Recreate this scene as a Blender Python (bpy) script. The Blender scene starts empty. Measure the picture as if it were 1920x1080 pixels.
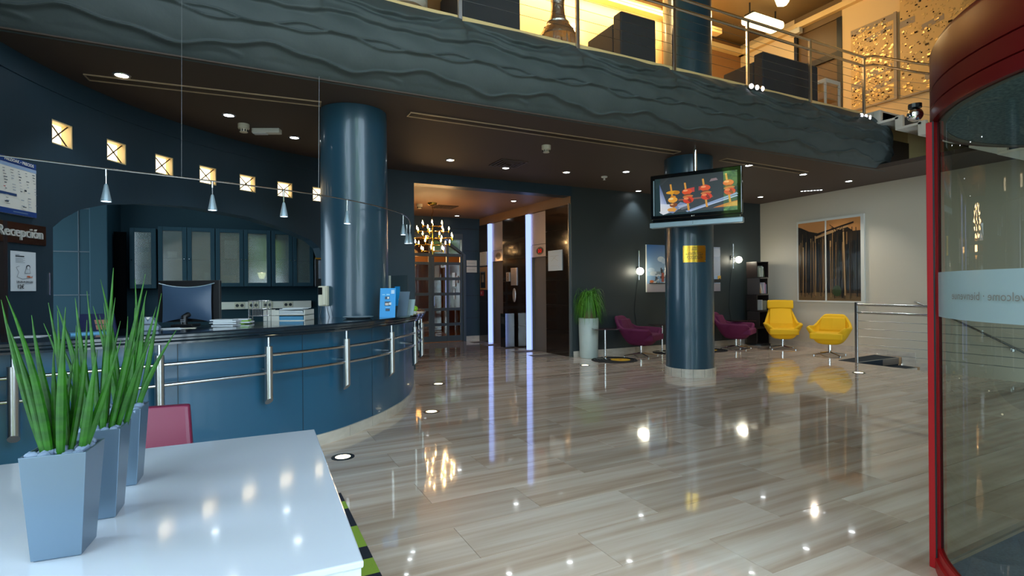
import bpy, math, random
from mathutils import Vector, Matrix

# ------------------------------------------------------------------ basics
SC = bpy.context.scene
COL = SC.collection
pi = math.pi
def rad(d): return d * pi / 180.0
def cosd(d): return math.cos(rad(d))
def sind(d): return math.sin(rad(d))

# ------------------------------------------------------------------ camera
cd = bpy.data.cameras.new('camera')
cam = bpy.data.objects.new('camera', cd)
COL.objects.link(cam)
cd.sensor_width = 36.0
cd.lens = 36.0 * 999.0 / 1920.0
cd.clip_start = 0.05
yaw, roll = rad(27.0), rad(0.5)
r0 = Vector((math.cos(yaw), -math.sin(yaw), 0)); u0 = Vector((0, 0, 1)); f0 = Vector((math.sin(yaw), math.cos(yaw), 0))
rv = r0 * math.cos(roll) - u0 * math.sin(roll)
uv = r0 * math.sin(roll) + u0 * math.cos(roll)
cam.matrix_world = Matrix(((rv.x, uv.x, -f0.x, 0), (rv.y, uv.y, -f0.y, 0), (rv.z, uv.z, -f0.z, 1.4), (0, 0, 0, 1)))
SC.camera = cam

# ------------------------------------------------------------------ sky and exposure
SC.view_settings.view_transform = 'Standard'
SC.view_settings.look = 'None'
SC.view_settings.exposure = 0.0
SC.view_settings.gamma = 1.0
SC.view_settings.use_curve_mapping = False
world = bpy.data.worlds.new('sky')
SC.world = world
world.use_nodes = True
bg = world.node_tree.nodes['Background']
bg.inputs['Color'].default_value = (0.66, 0.84, 1.0, 1)
bg.inputs['Strength'].default_value = 8.0
SC.cycles.use_denoising = True
SC.cycles.max_bounces = 8
SC.cycles.transparent_max_bounces = 12
SC.cycles.sample_clamp_indirect = 6.0
SC.cycles.caustics_reflective = False
SC.cycles.caustics_refractive = False

def lamp(name, kind, loc, energy, color, rot=(0, 0, 0), size=0.2, size_y=None, spot=None, blend=0.4, parent=None):
    l = bpy.data.lights.new(name, kind)
    l.energy = energy; l.color = color
    if kind == 'AREA':
        l.size = size
        if size_y: l.shape = 'RECTANGLE'; l.size_y = size_y
    else:
        l.shadow_soft_size = size
    if spot: l.spot_size = rad(spot); l.spot_blend = blend
    o = bpy.data.objects.new(name, l); COL.objects.link(o)
    o.location = loc; o.rotation_euler = rot
    if parent: o.parent = parent
    return o

WARM = (1.0, 0.56, 0.22); COOL = (0.86, 0.93, 1.0); YEL = (1.0, 0.68, 0.31)
# daylight from the glazed street front behind the camera (portal for the sky)
por = lamp('street_front_daylight', 'AREA', (2.5, -1.46, 3.2), 1.0, (1, 1, 1), (rad(90), 0, 0), 4.6, 6.4)
por.data.cycles.is_portal = True
por = lamp('side_window_daylight', 'AREA', (-1.97, 0.6, 3.15), 1.0, (1, 1, 1), (rad(90), 0, rad(-90)), 4.2, 6.2)
por.data.cycles.is_portal = True
# lamps of the upper lounge (ceiling cove and pendant positions)
lamp('lounge_cove', 'AREA', (5.2, 8.2, 7.05), 190, YEL, (rad(55), 0, 0), 8.0, 0.25)
lamp('lounge_ceiling', 'POINT', (8.6, 7.0, 6.5), 80, YEL, size=0.25)
lamp('lounge_ceiling', 'POINT', (4.2, 7.2, 6.4), 130, YEL, size=0.25)
# lift corridor and back office
lamp('office_light', 'AREA', (-0.6, 8.75, 2.95), 6, (0.62, 0.85, 1.0), (rad(25), 0, 0), 1.8, 0.5)
lamp('side_room_light', 'POINT', (4.4, 15.2, 2.3), 130, WARM, size=0.3)

# ------------------------------------------------------------------ materials
def lin(h):
    h = h.lstrip('#'); out = []
    for i in (0, 2, 4):
        c = int(h[i:i + 2], 16) / 255.0
        out.append(c / 12.92 if c <= 0.04045 else ((c + 0.055) / 1.055) ** 2.4)
    return (*out, 1.0)
MATS = {}
def mat(name, color, rough=0.5, metal=0.0, emit=None, estr=0.0, coat=0.0, spec=0.5, noise=None, bump=None, alpha=None):
    m = bpy.data.materials.new(name); m.use_nodes = True
    nt = m.node_tree; b = nt.nodes['Principled BSDF']
    c = lin(color) if isinstance(color, str) else color
    b.inputs['Base Color'].default_value = c
    b.inputs['Roughness'].default_value = rough
    b.inputs['Metallic'].default_value = metal
    b.inputs['Specular IOR Level'].default_value = spec
    b.inputs['Coat Weight'].default_value = coat
    b.inputs['Coat Roughness'].default_value = 0.05
    if emit:
        b.inputs['Emission Color'].default_value = lin(emit) if isinstance(emit, str) else emit
        b.inputs['Emission Strength'].default_value = estr
    tc = nt.nodes.new('ShaderNodeTexCoord')
    if noise:            # (scale xyz, second colour, detail, low, high)
        sc, c2, det, lo, hi = noise
        mp = nt.nodes.new('ShaderNodeMapping'); mp.inputs['Scale'].default_value = sc
        nz = nt.nodes.new('ShaderNodeTexNoise'); nz.inputs['Scale'].default_value = 1.0; nz.inputs['Detail'].default_value = det
        rp = nt.nodes.new('ShaderNodeValToRGB')
        rp.color_ramp.elements[0].position = lo; rp.color_ramp.elements[0].color = c
        rp.color_ramp.elements[1].position = hi; rp.color_ramp.elements[1].color = lin(c2)
        nt.links.new(tc.outputs['Object'], mp.inputs['Vector']); nt.links.new(mp.outputs['Vector'], nz.inputs['Vector'])
        nt.links.new(nz.outputs['Fac'], rp.inputs['Fac']); nt.links.new(rp.outputs['Color'], b.inputs['Base Color'])
    if bump:             # (scale, strength)
        n2 = nt.nodes.new('ShaderNodeTexNoise'); n2.inputs['Scale'].default_value = bump[0]; n2.inputs['Detail'].default_value = 4
        bp = nt.nodes.new('ShaderNodeBump'); bp.inputs['Strength'].default_value = bump[1]; bp.inputs['Distance'].default_value = 0.01
        nt.links.new(tc.outputs['Object'], n2.inputs['Vector']); nt.links.new(n2.outputs['Fac'], bp.inputs['Height'])
        nt.links.new(bp.outputs['Normal'], b.inputs['Normal'])
    MATS[name] = m
    return m

def glass_mat(name, tint, refl=0.06, rough=0.0, diffuse=0.0, dcol='#ffffff', edge=1.0):
    m = bpy.data.materials.new(name); m.use_nodes = True
    nt = m.node_tree; nt.nodes.clear()
    out = nt.nodes.new('ShaderNodeOutputMaterial')
    tr = nt.nodes.new('ShaderNodeBsdfTransparent'); tr.inputs['Color'].default_value = lin(tint)
    gl = nt.nodes.new('ShaderNodeBsdfGlossy'); gl.inputs['Roughness'].default_value = rough
    lw = nt.nodes.new('ShaderNodeLayerWeight'); lw.inputs['Blend'].default_value = 0.25
    mr = nt.nodes.new('ShaderNodeMapRange')
    mr.inputs['To Min'].default_value = refl; mr.inputs['To Max'].default_value = edge
    pw = nt.nodes.new('ShaderNodeMath'); pw.operation = 'POWER'; pw.inputs[1].default_value = 3.0
    nt.links.new(lw.outputs['Facing'], pw.inputs[0]); nt.links.new(pw.outputs[0], mr.inputs['Value'])
    mx = nt.nodes.new('ShaderNodeMixShader')
    base = tr
    if diffuse > 0:
        df = nt.nodes.new('ShaderNodeBsdfDiffuse'); df.inputs['Color'].default_value = lin(dcol)
        tl = nt.nodes.new('ShaderNodeBsdfTranslucent'); tl.inputs['Color'].default_value = lin(dcol)
        ad = nt.nodes.new('ShaderNodeMixShader'); ad.inputs['Fac'].default_value = 0.4
        nt.links.new(df.outputs[0], ad.inputs[1]); nt.links.new(tl.outputs[0], ad.inputs[2])
        mm = nt.nodes.new('ShaderNodeMixShader'); mm.inputs['Fac'].default_value = diffuse
        nt.links.new(tr.outputs[0], mm.inputs[1]); nt.links.new(ad.outputs[0], mm.inputs[2]); base = mm
    nt.links.new(mr.outputs['Result'], mx.inputs['Fac'])
    nt.links.new(base.outputs[0], mx.inputs[1]); nt.links.new(gl.outputs[0], mx.inputs[2])
    nt.links.new(mx.outputs[0], out.inputs['Surface'])
    MATS[name] = m
    return m

def print_mat(name, estr=0.0, rough=0.4, coat=0.0):
    m = bpy.data.materials.new(name); m.use_nodes = True
    nt = m.node_tree; b = nt.nodes['Principled BSDF']
    at = nt.nodes.new('ShaderNodeAttribute'); at.attribute_name = 'Col'
    b.inputs['Roughness'].default_value = rough; b.inputs['Coat Weight'].default_value = coat; b.inputs['Coat Roughness'].default_value = 0.0; b.inputs['Coat IOR'].default_value = 2.7 if estr else 1.5
    if estr > 0:
        b.inputs['Base Color'].default_value = (0.004, 0.004, 0.004, 1)
        nt.links.new(at.outputs['Color'], b.inputs['Emission Color']); b.inputs['Emission Strength'].default_value = estr
    else:
        nt.links.new(at.outputs['Color'], b.inputs['Base Color'])
    MATS[name] = m
    return m

mat('blue_wall', '#203541', 0.45, noise=((1.5, 1.5, 1.5), '#1c303b', 3, 0.35, 0.65), bump=(60, 0.02))
mat('lounge_wall', '#30393b', 0.45, bump=(60, 0.02))
mat('office_wall', '#1f3843', 0.6, spec=0.12, bump=(40, 0.05))
mat('counter_blue', '#1f5370', 0.32, coat=0.25)
mat('counter_top', '#16242e', 0.13, coat=0.5)
mat('column_blue', '#1f3f50', 0.3, coat=0.25, noise=((2, 2, 0.6), '#244556', 3, 0.3, 0.7))
mat('white_wall', '#c9c0ad', 0.6, bump=(50, 0.02))
mat('dark_ceiling', '#46382f', 0.7, bump=(40, 0.02))
mat('upper_ceiling', '#6b5637', 0.6)
mat('corridor_ceiling', '#8a6a50', 0.6)
mat('cream_wall', '#d8bd8a', 0.6, bump=(50, 0.02))
mat('lounge_brown', '#8a6136', 0.6)
mat('cornice_paint', '#e2c58a', 0.5)
mat('fascia_plaster', '#434c4c', 0.7, noise=((3, 3, 3), '#3b4545', 3, 0.3, 0.7), bump=(25, 0.15))
mat('steel', '#c3c6c8', 0.22, 1.0)
mat('brushed_steel', '#b9b9b8', 0.32, 1.0, bump=(80, 0.03))
mat('chrome', '#e4e6e8', 0.06, 1.0)
mat('cable_steel', '#8d9092', 0.35, 1.0)
mat('lift_steel', '#d0c4c2', 0.3, 0.55)
mat('black', '#0c0d0f', 0.4)
mat('black_gloss', '#0a0b0c', 0.08, coat=0.5)
mat('grout', '#6f655b', 0.7)
mat('stone_tile', '#cbc3b6', 0.25, noise=((6, 6, 14), '#b9b0a3', 5, 0.35, 0.7))
mat('granite', '#2a2019', 0.12, coat=0.4, noise=((60, 60, 60), '#120d0a', 4, 0.4, 0.65))
mat('white_lacquer', '#c3cbd6', 0.1, coat=0.5)
mat('pot_metal', '#71879a', 0.3, 0.7)
mat('pebble_stone', '#74869c', 0.6, noise=((50, 50, 50), '#5d6f86', 4, 0.35, 0.7))
mat('leaf_green', '#26600f', 0.45, spec=0.3, noise=((12, 12, 34), '#164210', 3, 0.4, 0.66))
mat('palm_green', '#4f8a22', 0.45)
mat('palm_trunk', '#7a5a44', 0.8)
mat('soil', '#2c221c', 0.9)
mat('stone_pot', '#b9c4be', 0.4, noise=((3, 3, 3), '#aab6b0', 3, 0.3, 0.7))
mat('magenta_leather', '#6e1238', 0.4)
mat('purple_fabric', '#5f0f3f', 0.8, bump=(300, 0.1))
mat('yellow_fabric', '#e8b400', 0.75, bump=(300, 0.1))
mat('charcoal_fabric', '#34363a', 0.85, bump=(300, 0.1))
mat('red_lacquer', '#470306', 0.35, spec=0.25)
mat('red_frame', '#9a1016', 0.4, spec=0.3)
mat('mat_carpet', '#4a6c88', 0.95, noise=((80, 80, 80), '#3a5870', 4, 0.35, 0.65))
mat('drum_lining', '#8ba3b3', 0.9, noise=((60, 60, 60), '#61788a', 5, 0.35, 0.65))
mat('drum_rim', '#77787a', 0.5)
mat('dark_carpet', '#16222c', 0.95)
mat('rug_green', '#8fae3a', 0.95, bump=(200, 0.3))
mat('rug_navy', '#171d2c', 0.95, bump=(200, 0.3))
mat('record_yellow', '#d8a61c', 0.9)
mat('brass', '#c59a3a', 0.2, 1.0)
mat('wood_tower', '#2a2220', 0.35)
mat('wood_end', '#a8865e', 0.5)
mat('white_plastic', '#d8d6cc', 0.4)
mat('cream_plastic', '#c9c4ae', 0.45)
mat('grey_plastic', '#6c7c8c', 0.35)
mat('screen_back', '#3b5068', 0.35)
mat('silver_plastic', '#9db2bd', 0.3, 0.3)
mat('paper', '#cfd6da', 0.7)
mat('paper_blue', '#5aa0c8', 0.6)
mat('brochure_blue', '#1f97dd', 0.45)
mat('paper_green', '#7fae3c', 0.6)
mat('red_plastic', '#a01420', 0.4)
mat('acrylic', '#9fb4b8', 0.1, spec=0.6)
mat('dark_metal', '#2c3136', 0.35, 0.6)
mat('vent_frame', '#b09a7c', 0.4, 0.2)
mat('vent_dark', '#17120f', 0.7)
mat('hammered', '#d2cec6', 0.3, 1.0, bump=(30, 1.0))
mat('mosaic_gold', '#c9ae78', 0.3, 0.55)
mat('mosaic_dark', '#3a3026', 0.2, 0.8)
mat('mosaic_base', '#c9a76a', 0.45)
mat('mosaic_band', '#8f8271', 0.45)
mat('frame_white', '#cfcfc6', 0.4)
mat('door_paint', '#47545c', 0.4)
mat('leaf_tree', '#a6cf58', 0.8, noise=((3, 3, 3), '#5a8c30', 6, 0.4, 0.6))
mat('bark', '#4a3a2c', 0.9)
mat('bulb_glow', '#ffffff', 0.5, emit=(1.0, 0.60, 0.25, 1), estr=110.0)
mat('globe_glow', '#ffffff', 0.5, emit=(1.0, 0.93, 0.72, 1), estr=12.0)
mat('niche_glow', '#ffffff', 0.5, emit=(1.0, 0.82, 0.52, 1), estr=3.0)
mat('lamp_glow', '#ffffff', 0.5, emit=(0.9, 0.96, 1.0, 1), estr=14.0)
mat('floor_glow', '#ffffff', 0.5, emit=(1.0, 0.9, 0.55, 1), estr=4.0)
mat('strip_glow', '#101018', 0.5, emit=(0.33, 0.45, 1.0, 1), estr=1.7)
mat('box_glow', '#ffffff', 0.5, emit=(1.0, 0.8, 0.38, 1), estr=5.0)
mat('red_glow', '#400000', 0.5, emit=(1.0, 0.05, 0.04, 1), estr=1.0)
mat('spot_glow', '#ffffff', 0.5, emit=(0.9, 0.88, 1.0, 1), estr=8.0)
mat('niche_side', '#d9c08c', 0.5)
mat('wire_dark', '#2a2012', 0.6)
mat('signal_yellow', '#e0b010', 0.5)
mat('bronze', '#5a3f2e', 0.28, 0.9)
mat('sign_metal', '#dfe0d8', 0.3, 0.4)
mat('leaflet_grey', '#5c6f80', 0.4)
mat('doorway_dark', '#060708', 0.9, spec=0.0)
mat('niche_door', '#5a4426', 0.4)
mat('vent_slat', '#4a3b2f', 0.5)
mat('navy', '#101c44', 0.5)
mat('apple_green', '#8cc21e', 0.35)
mat('rug_black', '#101114', 0.85)
mat('record_orange', '#c96a1c', 0.8)
mat('smoked_top', '#3a2226', 0.12, coat=0.4)
mat('step_white', '#c9c6bb', 0.4)
mat('sconce_red', '#c8301a', 0.4, emit='#ff4010', estr=0.6)
mat('letter_taupe', '#6f6a62', 0.5)
glass_mat('drum_glass', '#bcc4ba', 0.10, 0.0, edge=0.55)
glass_mat('door_glass', '#b9b09c', 0.34, 0.03)
glass_mat('frosted_pane', '#a8b4b4', 0.08, 0.12, diffuse=0.34, dcol='#8ea09e')
glass_mat('band_film', '#b8cdd2', 0.04, 0.2, diffuse=0.78, dcol='#b4c8cd')
glass_mat('clear_glass', '#e8f0f0', 0.08, 0.0)
print_mat('print', 0.0, 0.45)
print_mat('print_gloss', 0.0, 0.3, 0.9)
print_mat('print_screen', 1.0, 0.3, 1.0)

# marble floor tile: streaks run along the tile, each tile shifted by its own random number
def floor_mat():
    m = bpy.data.materials.new('floor_marble'); m.use_nodes = True
    nt = m.node_tree; b = nt.nodes['Principled BSDF']
    L = nt.links.new
    geo = nt.nodes.new('ShaderNodeNewGeometry'); oi = nt.nodes.new('ShaderNodeObjectInfo')
    ad = nt.nodes.new('ShaderNodeVectorMath'); ad.operation = 'MULTIPLY_ADD'
    cb = nt.nodes.new('ShaderNodeCombineXYZ')
    L(oi.outputs['Random'], cb.inputs['X']); L(oi.outputs['Random'], cb.inputs['Y']); L(oi.outputs['Random'], cb.inputs['Z'])
    ad.inputs[1].default_value = (17.0, 9.0, 5.0)
    L(cb.outputs[0], ad.inputs[0]); L(geo.outputs['Position'], ad.inputs[2])
    mp = nt.nodes.new('ShaderNodeMapping'); mp.inputs['Scale'].default_value = (0.45, 9.0, 1.0)
    L(ad.outputs[0], mp.inputs['Vector'])
    n1 = nt.nodes.new('ShaderNodeTexNoise'); n1.inputs['Scale'].default_value = 1.0; n1.inputs['Detail'].default_value = 5; n1.inputs['Distortion'].default_value = 0.25
    L(mp.outputs[0], n1.inputs['Vector'])
    rp = nt.nodes.new('ShaderNodeValToRGB')
    e = rp.color_ramp.elements
    e[0].position = 0.3; e[0].color = lin('#b79c86'); e[1].position = 0.72; e[1].color = lin('#e6d8c9')
    x = e.new(0.45); x.color = lin('#ccb5a0'); x = e.new(0.56); x.color = lin('#d8c5b3')
    L(n1.outputs['Fac'], rp.inputs['Fac'])
    hs = nt.nodes.new('ShaderNodeHueSaturation')
    mr = nt.nodes.new('ShaderNodeMapRange'); mr.inputs['To Min'].default_value = 0.86; mr.inputs['To Max'].default_value = 1.1
    L(oi.outputs['Random'], mr.inputs['Value']); L(mr.outputs[0], hs.inputs['Value']); L(rp.outputs['Color'], hs.inputs['Color'])
    L(hs.outputs['Color'], b.inputs['Base Color'])
    b.inputs['Roughness'].default_value = 0.07
    b.inputs['Coat Weight'].default_value = 0.5; b.inputs['Coat Roughness'].default_value = 0.02
    n2 = nt.nodes.new('ShaderNodeTexNoise'); n2.inputs['Scale'].default_value = 2.2; n2.inputs['Detail'].default_value = 1
    L(geo.outputs['Position'], n2.inputs['Vector'])
    bp = nt.nodes.new('ShaderNodeBump'); bp.inputs['Strength'].default_value = 0.03; bp.inputs['Distance'].default_value = 0.02
    L(n2.outputs['Fac'], bp.inputs['Height']); L(bp.outputs['Normal'], b.inputs['Normal']); L(bp.outputs['Normal'], b.inputs['Coat Normal'])
    MATS['floor_marble'] = m
floor_mat()

# ------------------------------------------------------------------ mesh builder
class MB:
    def __init__(s): s.v = []; s.f = []; s.c = []
    def add(s, vs, fs):
        n = len(s.v); s.v += [tuple(v) for v in vs]; s.f += [tuple(i + n for i in f) for f in fs]; return s
    def box(s, x0, x1, y0, y1, z0, z1, rz=0, piv=None):
        vs = [(x, y, z) for z in (z0, z1) for (x, y) in ((x0, y0), (x1, y0), (x1, y1), (x0, y1))]
        if rz:
            px, py = piv or ((x0 + x1) / 2, (y0 + y1) / 2); c, q = cosd(rz), sind(rz)
            vs = [(px + (x - px) * c - (y - py) * q, py + (x - px) * q + (y - py) * c, z) for x, y, z in vs]
        return s.add(vs, [(0, 3, 2, 1), (4, 5, 6, 7), (0, 1, 5, 4), (1, 2, 6, 5), (2, 3, 7, 6), (3, 0, 4, 7)])
    def tube(s, pts, r, n=10, caps=True, radii=None):
        P = [Vector(p) for p in pts]; rings = []; up = None
        for i, p in enumerate(P):
            t = (P[min(i + 1, len(P) - 1)] - P[max(i - 1, 0)]).normalized()
            if up is None:
                a = Vector((0, 0, 1)) if abs(t.z) < 0.9 else Vector((1, 0, 0)); up = (a - t * a.dot(t)).normalized()
            else:
                up = (up - t * up.dot(t)).normalized()
            w = t.cross(up); rr = radii[i] if radii else r
            rings.append([p + (up * math.cos(2 * pi * k / n) + w * math.sin(2 * pi * k / n)) * rr for k in range(n)])
        return s.rings(rings, caps)
    def rings(s, rings, caps=True, closed=False):
        n = len(rings[0]); vs = [v for r in rings for v in r]; fs = []
        m = len(rings)
        for i in range(m if closed else m - 1):
            j = (i + 1) % m
            for k in range(n):
                fs.append((i * n + k, i * n + (k + 1) % n, j * n + (k + 1) % n, j * n + k))
        if caps and not closed:
            fs.append(tuple(range(n - 1, -1, -1))); fs.append(tuple((m - 1) * n + k for k in range(n)))
        return s.add(vs, fs)
    def lathe(s, prof, cx=0, cy=0, n=24, a0=0, a1=360, cap=False):
        full = abs(a1 - a0) >= 360
        cnt = n if full else n + 1
        rings = [[(cx + r * cosd(a0 + (a1 - a0) * k / n), cy + r * sind(a0 + (a1 - a0) * k / n), z) for (r, z) in prof] for k in range(cnt)]
        m = len(prof); vs = [v for q in rings for v in q]; fs = []
        for i in range(n):
            j = (i + 1) % cnt
            for k in range(m - 1):
                fs.append((i * m + k, j * m + k, j * m + k + 1, i * m + k + 1))
        if cap and full:
            fs.append(tuple(i * m for i in range(cnt - 1, -1, -1))); fs.append(tuple(i * m + m - 1 for i in range(cnt)))
        return s.add(vs, fs)
    def cyl(s, cx, cy, z0, z1, r, n=20, r1=None):
        return s.lathe([(r, z0), (r if r1 is None else r1, z1)], cx, cy, n, cap=True)
    def ball(s, c, rx, ry=None, rz=None, n=12, m=8):
        ry = ry or rx; rz = rz or rx
        vs = [(c[0], c[1], c[2] - rz)]
        for i in range(1, m):
            th = -pi / 2 + pi * i / m
            vs += [(c[0] + rx * math.cos(th) * math.cos(2 * pi * k / n), c[1] + ry * math.cos(th) * math.sin(2 * pi * k / n), c[2] + rz * math.sin(th)) for k in range(n)]
        vs.append((c[0], c[1], c[2] + rz)); fs = []
        for k in range(n): fs.append((0, 1 + (k + 1) % n, 1 + k))
        for i in range(m - 2):
            for k in range(n):
                a = 1 + i * n
                fs.append((a + k, a + (k + 1) % n, a + n + (k + 1) % n, a + n + k))
        a = 1 + (m - 2) * n
        for k in range(n): fs.append((a + k, a + (k + 1) % n, len(vs) - 1))
        return s.add(vs, fs)
    def prism(s, poly, z0, z1):
        n = len(poly)
        vs = [(x, y, z0) for x, y in poly] + [(x, y, z1) for x, y in poly]
        return s.add(vs, [tuple(range(n - 1, -1, -1)), tuple(range(n, 2 * n))] + [(i, (i + 1) % n, n + (i + 1) % n, n + i) for i in range(n)])
    def slab_y(s, poly, y0, y1):      # polygon in x,z extruded along y
        n = len(poly)
        vs = [(x, y0, z) for x, z in poly] + [(x, y1, z) for x, z in poly]
        return s.add(vs, [tuple(range(n)), tuple(range(2 * n - 1, n - 1, -1))] + [((i + 1) % n, i, n + i, n + (i + 1) % n) for i in range(n)])
    def grid(s, rows):
        n = len(rows[0]); vs = [p for r in rows for p in r]
        return s.add(vs, [(i * n + k, i * n + k + 1, (i + 1) * n + k + 1, (i + 1) * n + k) for i in range(len(rows) - 1) for k in range(n - 1)])
    def sweep(s, path, prof, close=True):     # prof: (offset along the outward normal, z); path: xy points with normals
        rings = [[(x + nx * o, y + ny * o, z) for o, z in prof] for (x, y, nx, ny) in path]
        return s.rings(rings, caps=close)
    def mesh(s, name, smooth=False):
        me = bpy.data.meshes.new(name); me.from_pydata(s.v, [], s.f); me.validate(); me.update()
        if smooth:
            me.polygons.foreach_set('use_smooth', [True] * len(me.polygons))
            me.set_sharp_from_angle(angle=rad(38))
        return me
    def build(s, name, m, parent=None, smooth=False, bevel=0, loc=None, rot=None):
        me = s.mesh(name, smooth); me.materials.append(MATS[m])
        return put(name, me, parent, bevel, loc, rot)

def put(name, me, parent=None, bevel=0, loc=None, rot=None):
    o = bpy.data.objects.new(name, me); COL.objects.link(o)
    if parent is not None: o.parent = parent
    if loc: o.location = loc
    if rot: o.rotation_euler = rot
    if bevel:
        b = o.modifiers.new('bevel', 'BEVEL'); b.width = bevel; b.segments = 2; b.limit_method = 'ANGLE'; b.angle_limit = rad(40)
    return o
def tag(o, label, cat, group=None, kind=None):
    o['label'] = label; o['category'] = cat
    if group: o['group'] = group
    if kind: o['kind'] = kind
    return o
def thing(name, label, cat, loc=(0, 0, 0), rz=0, group=None):
    o = bpy.data.objects.new(name, None); COL.objects.link(o)
    o.location = loc; o.rotation_euler = (0, 0, rad(rz)); o.empty_display_size = 0.1
    return tag(o, label, cat, group)
def struct(o): o['kind'] = 'structure'; return o
def stuff(o): o['kind'] = 'stuff'; return o
def dup(root, loc=None, rz=None, label=None):
    r = root.copy(); COL.objects.link(r)
    if loc is not None: r.location = loc
    if rz is not None: r.rotation_euler = (0, 0, rad(rz))
    if label: r['label'] = label
    for ch in list(root.children):
        c = ch.copy(); COL.objects.link(c); c.parent = r
        for g in list(ch.children):
            d = g.copy(); COL.objects.link(d); d.parent = c
    return r
def subsurf(o, lv=1):
    m = o.modifiers.new('subsurf', 'SUBSURF'); m.levels = lv; m.render_levels = lv
    return o

def draw(name, shapes, m, parent, eps=0.0006, y0=0.0):
    """Flat print in the local x,z plane facing -y. shapes: (colour or list of colours, [(x,z) ...])"""
    v = []; f = []; cols = []
    for i, (c, poly) in enumerate(shapes):
        n = len(v); y = y0 - eps * i
        v += [(x, y, z) for x, z in poly]; f.append(tuple(range(n, n + len(poly))))
        cc = [lin(k) for k in c] if isinstance(c, (list, tuple)) else [lin(c)] * len(poly)
        cols += cc
    me = bpy.data.meshes.new(name); me.from_pydata(v, [], f); me.update()
    ca = me.color_attributes.new('Col', 'FLOAT_COLOR', 'CORNER')
    for p in me.polygons:
        for li in p.loop_indices: ca.data[li].color = cols[me.loops[li].vertex_index]
    me.materials.append(MATS[m])
    return put(name, me, parent)
def R_(x0, x1, z0, z1): return [(x0, z0), (x1, z0), (x1, z1), (x0, z1)]
def ell(cx, cz, rx, rz, n=16, tilt=0):
    return [(cx + rx * cosd(360 * k / n) * cosd(tilt) - rz * sind(360 * k / n) * sind(tilt), cz + rx * cosd(360 * k / n) * sind(tilt) + rz * sind(360 * k / n) * cosd(tilt)) for k in range(n)]
def line_(x0, z0, x1, z1, w):
    dx, dz = x1 - x0, z1 - z0; l = math.hypot(dx, dz) or 1; a, b = -dz / l * w / 2, dx / l * w / 2
    return [(x0 + a, z0 + b), (x0 - a, z0 - b), (x1 - a, z1 - b), (x1 + a, z1 + b)]

def text(name, body, size, m, parent, loc, extrude=0.0, align='CENTER', warp=None, sx=1.0, bold=0.0):
    cu = bpy.data.curves.new(name, 'FONT'); cu.body = body; cu.size = size; cu.extrude = extrude; cu.align_x = align; cu.align_y = 'CENTER'
    cu.resolution_u = 3; cu.offset = bold
    to = bpy.data.objects.new(name, cu); COL.objects.link(to)
    bpy.context.view_layer.update()
    me = bpy.data.meshes.new_from_object(to.evaluated_get(bpy.context.evaluated_depsgraph_get()))
    bpy.data.objects.remove(to); bpy.data.curves.remove(cu)
    for v in me.vertices:
        x, y, z = v.co.x * sx, v.co.y, v.co.z
        v.co = warp(x, y, z) if warp else (x + loc[0], -z + loc[1], y + loc[2])
    me.name = name; me.materials.clear(); me.materials.append(MATS[m])
    return put(name, me, parent)

def spline(P, per=8):
    out = []; n = len(P)
    for i in range(n - 1):
        p0, p1, p2, p3 = P[max(i - 1, 0)], P[i], P[i + 1], P[min(i + 2, n - 1)]
        for k in range(per):
            t = k / per
            out.append(tuple(0.5 * ((2 * p1[d]) + (-p0[d] + p2[d]) * t + (2 * p0[d] - 5 * p1[d] + 4 * p2[d] - p3[d]) * t * t + (-p0[d] + 3 * p1[d] - 3 * p2[d] + p3[d]) * t ** 3) for d in range(len(p1))))
    out.append(tuple(P[-1])); return out
def normals(pts, sgn=1):
    out = []
    for i, p in enumerate(pts):
        a, b = pts[max(i - 1, 0)], pts[min(i + 1, len(pts) - 1)]
        dx, dy = b[0] - a[0], b[1] - a[1]; l = math.hypot(dx, dy)
        out.append((p[0], p[1], sgn * dy / l, -sgn * dx / l))
    return out
def arclen(pts):
    s = [0]
    for a, b in zip(pts, pts[1:]): s.append(s[-1] + math.hypot(b[0] - a[0], b[1] - a[1]))
    return s
def at_s(pts, S, s):
    for i in range(len(S) - 1):
        if S[i + 1] >= s:
            t = (s - S[i]) / max(1e-9, S[i + 1] - S[i]); return tuple(pts[i][d] + (pts[i + 1][d] - pts[i][d]) * t for d in range(len(pts[0])))
    return pts[-1]
rnd = random.Random(7)
# ================================================================== SETTING
WX = lambda y: 11.52 - (9.05 - y) * 0.05          # white side wall (slightly skewed)
# ---- floor: base slab with a stair opening, then the marble tiles as pieces
fb = MB()
fb.box(-2.2, 9.85, -1.6, 13.6, -0.12, -0.004); fb.box(9.85, 12.2, 5.74, 13.6, -0.12, -0.004); fb.box(9.85, 12.2, -1.6, 1.0, -0.12, -0.004)
floor = struct(fb.build('floor', 'grout'))
def proj_px(x, y, z):
    d = Vector((x, y, z - 1.4)); Y = d.dot(f0)
    return (960 + 999 * d.dot(rv) / Y, 540 - 999 * d.dot(uv) / Y, Y) if Y > 0.1 else (None, None, Y)
cells = []
j = -8
while True:
    y0 = 1.74 + 0.4 * j
    if y0 > 13.3: break
    xs = 1.10 + (0.6 if j % 2 else 0.0)
    i = -4
    while True:
        x0 = xs + 1.2 * i; x1 = x0 + 1.2; i += 1
        if x0 > 11.6: break
        if x1 < -1.9: continue
        if y0 + 0.4 < 5.8 and y0 > 0.9:
            if x0 >= 9.8: continue
            x1 = min(x1, 9.85)
        if y0 >= 9.0 and (x0 < 2.4 or x1 > 6.4): continue
        cx, cy = (x0 + x1) / 2, y0 + 0.2
        q = proj_px(cx, cy, 0)
        vis = q[0] is not None and -150 < q[0] < 2050 and q[1] < 1180
        if cy > 4.9 + 0.6 * max(0, cx) ** 1.2 and cx < 2.0: vis = False
        cells.append((not vis, math.hypot(cx, cy), x0, x1, y0))
    j += 1
cells.sort()
g = 0.0016
tile_cache = {}
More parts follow.
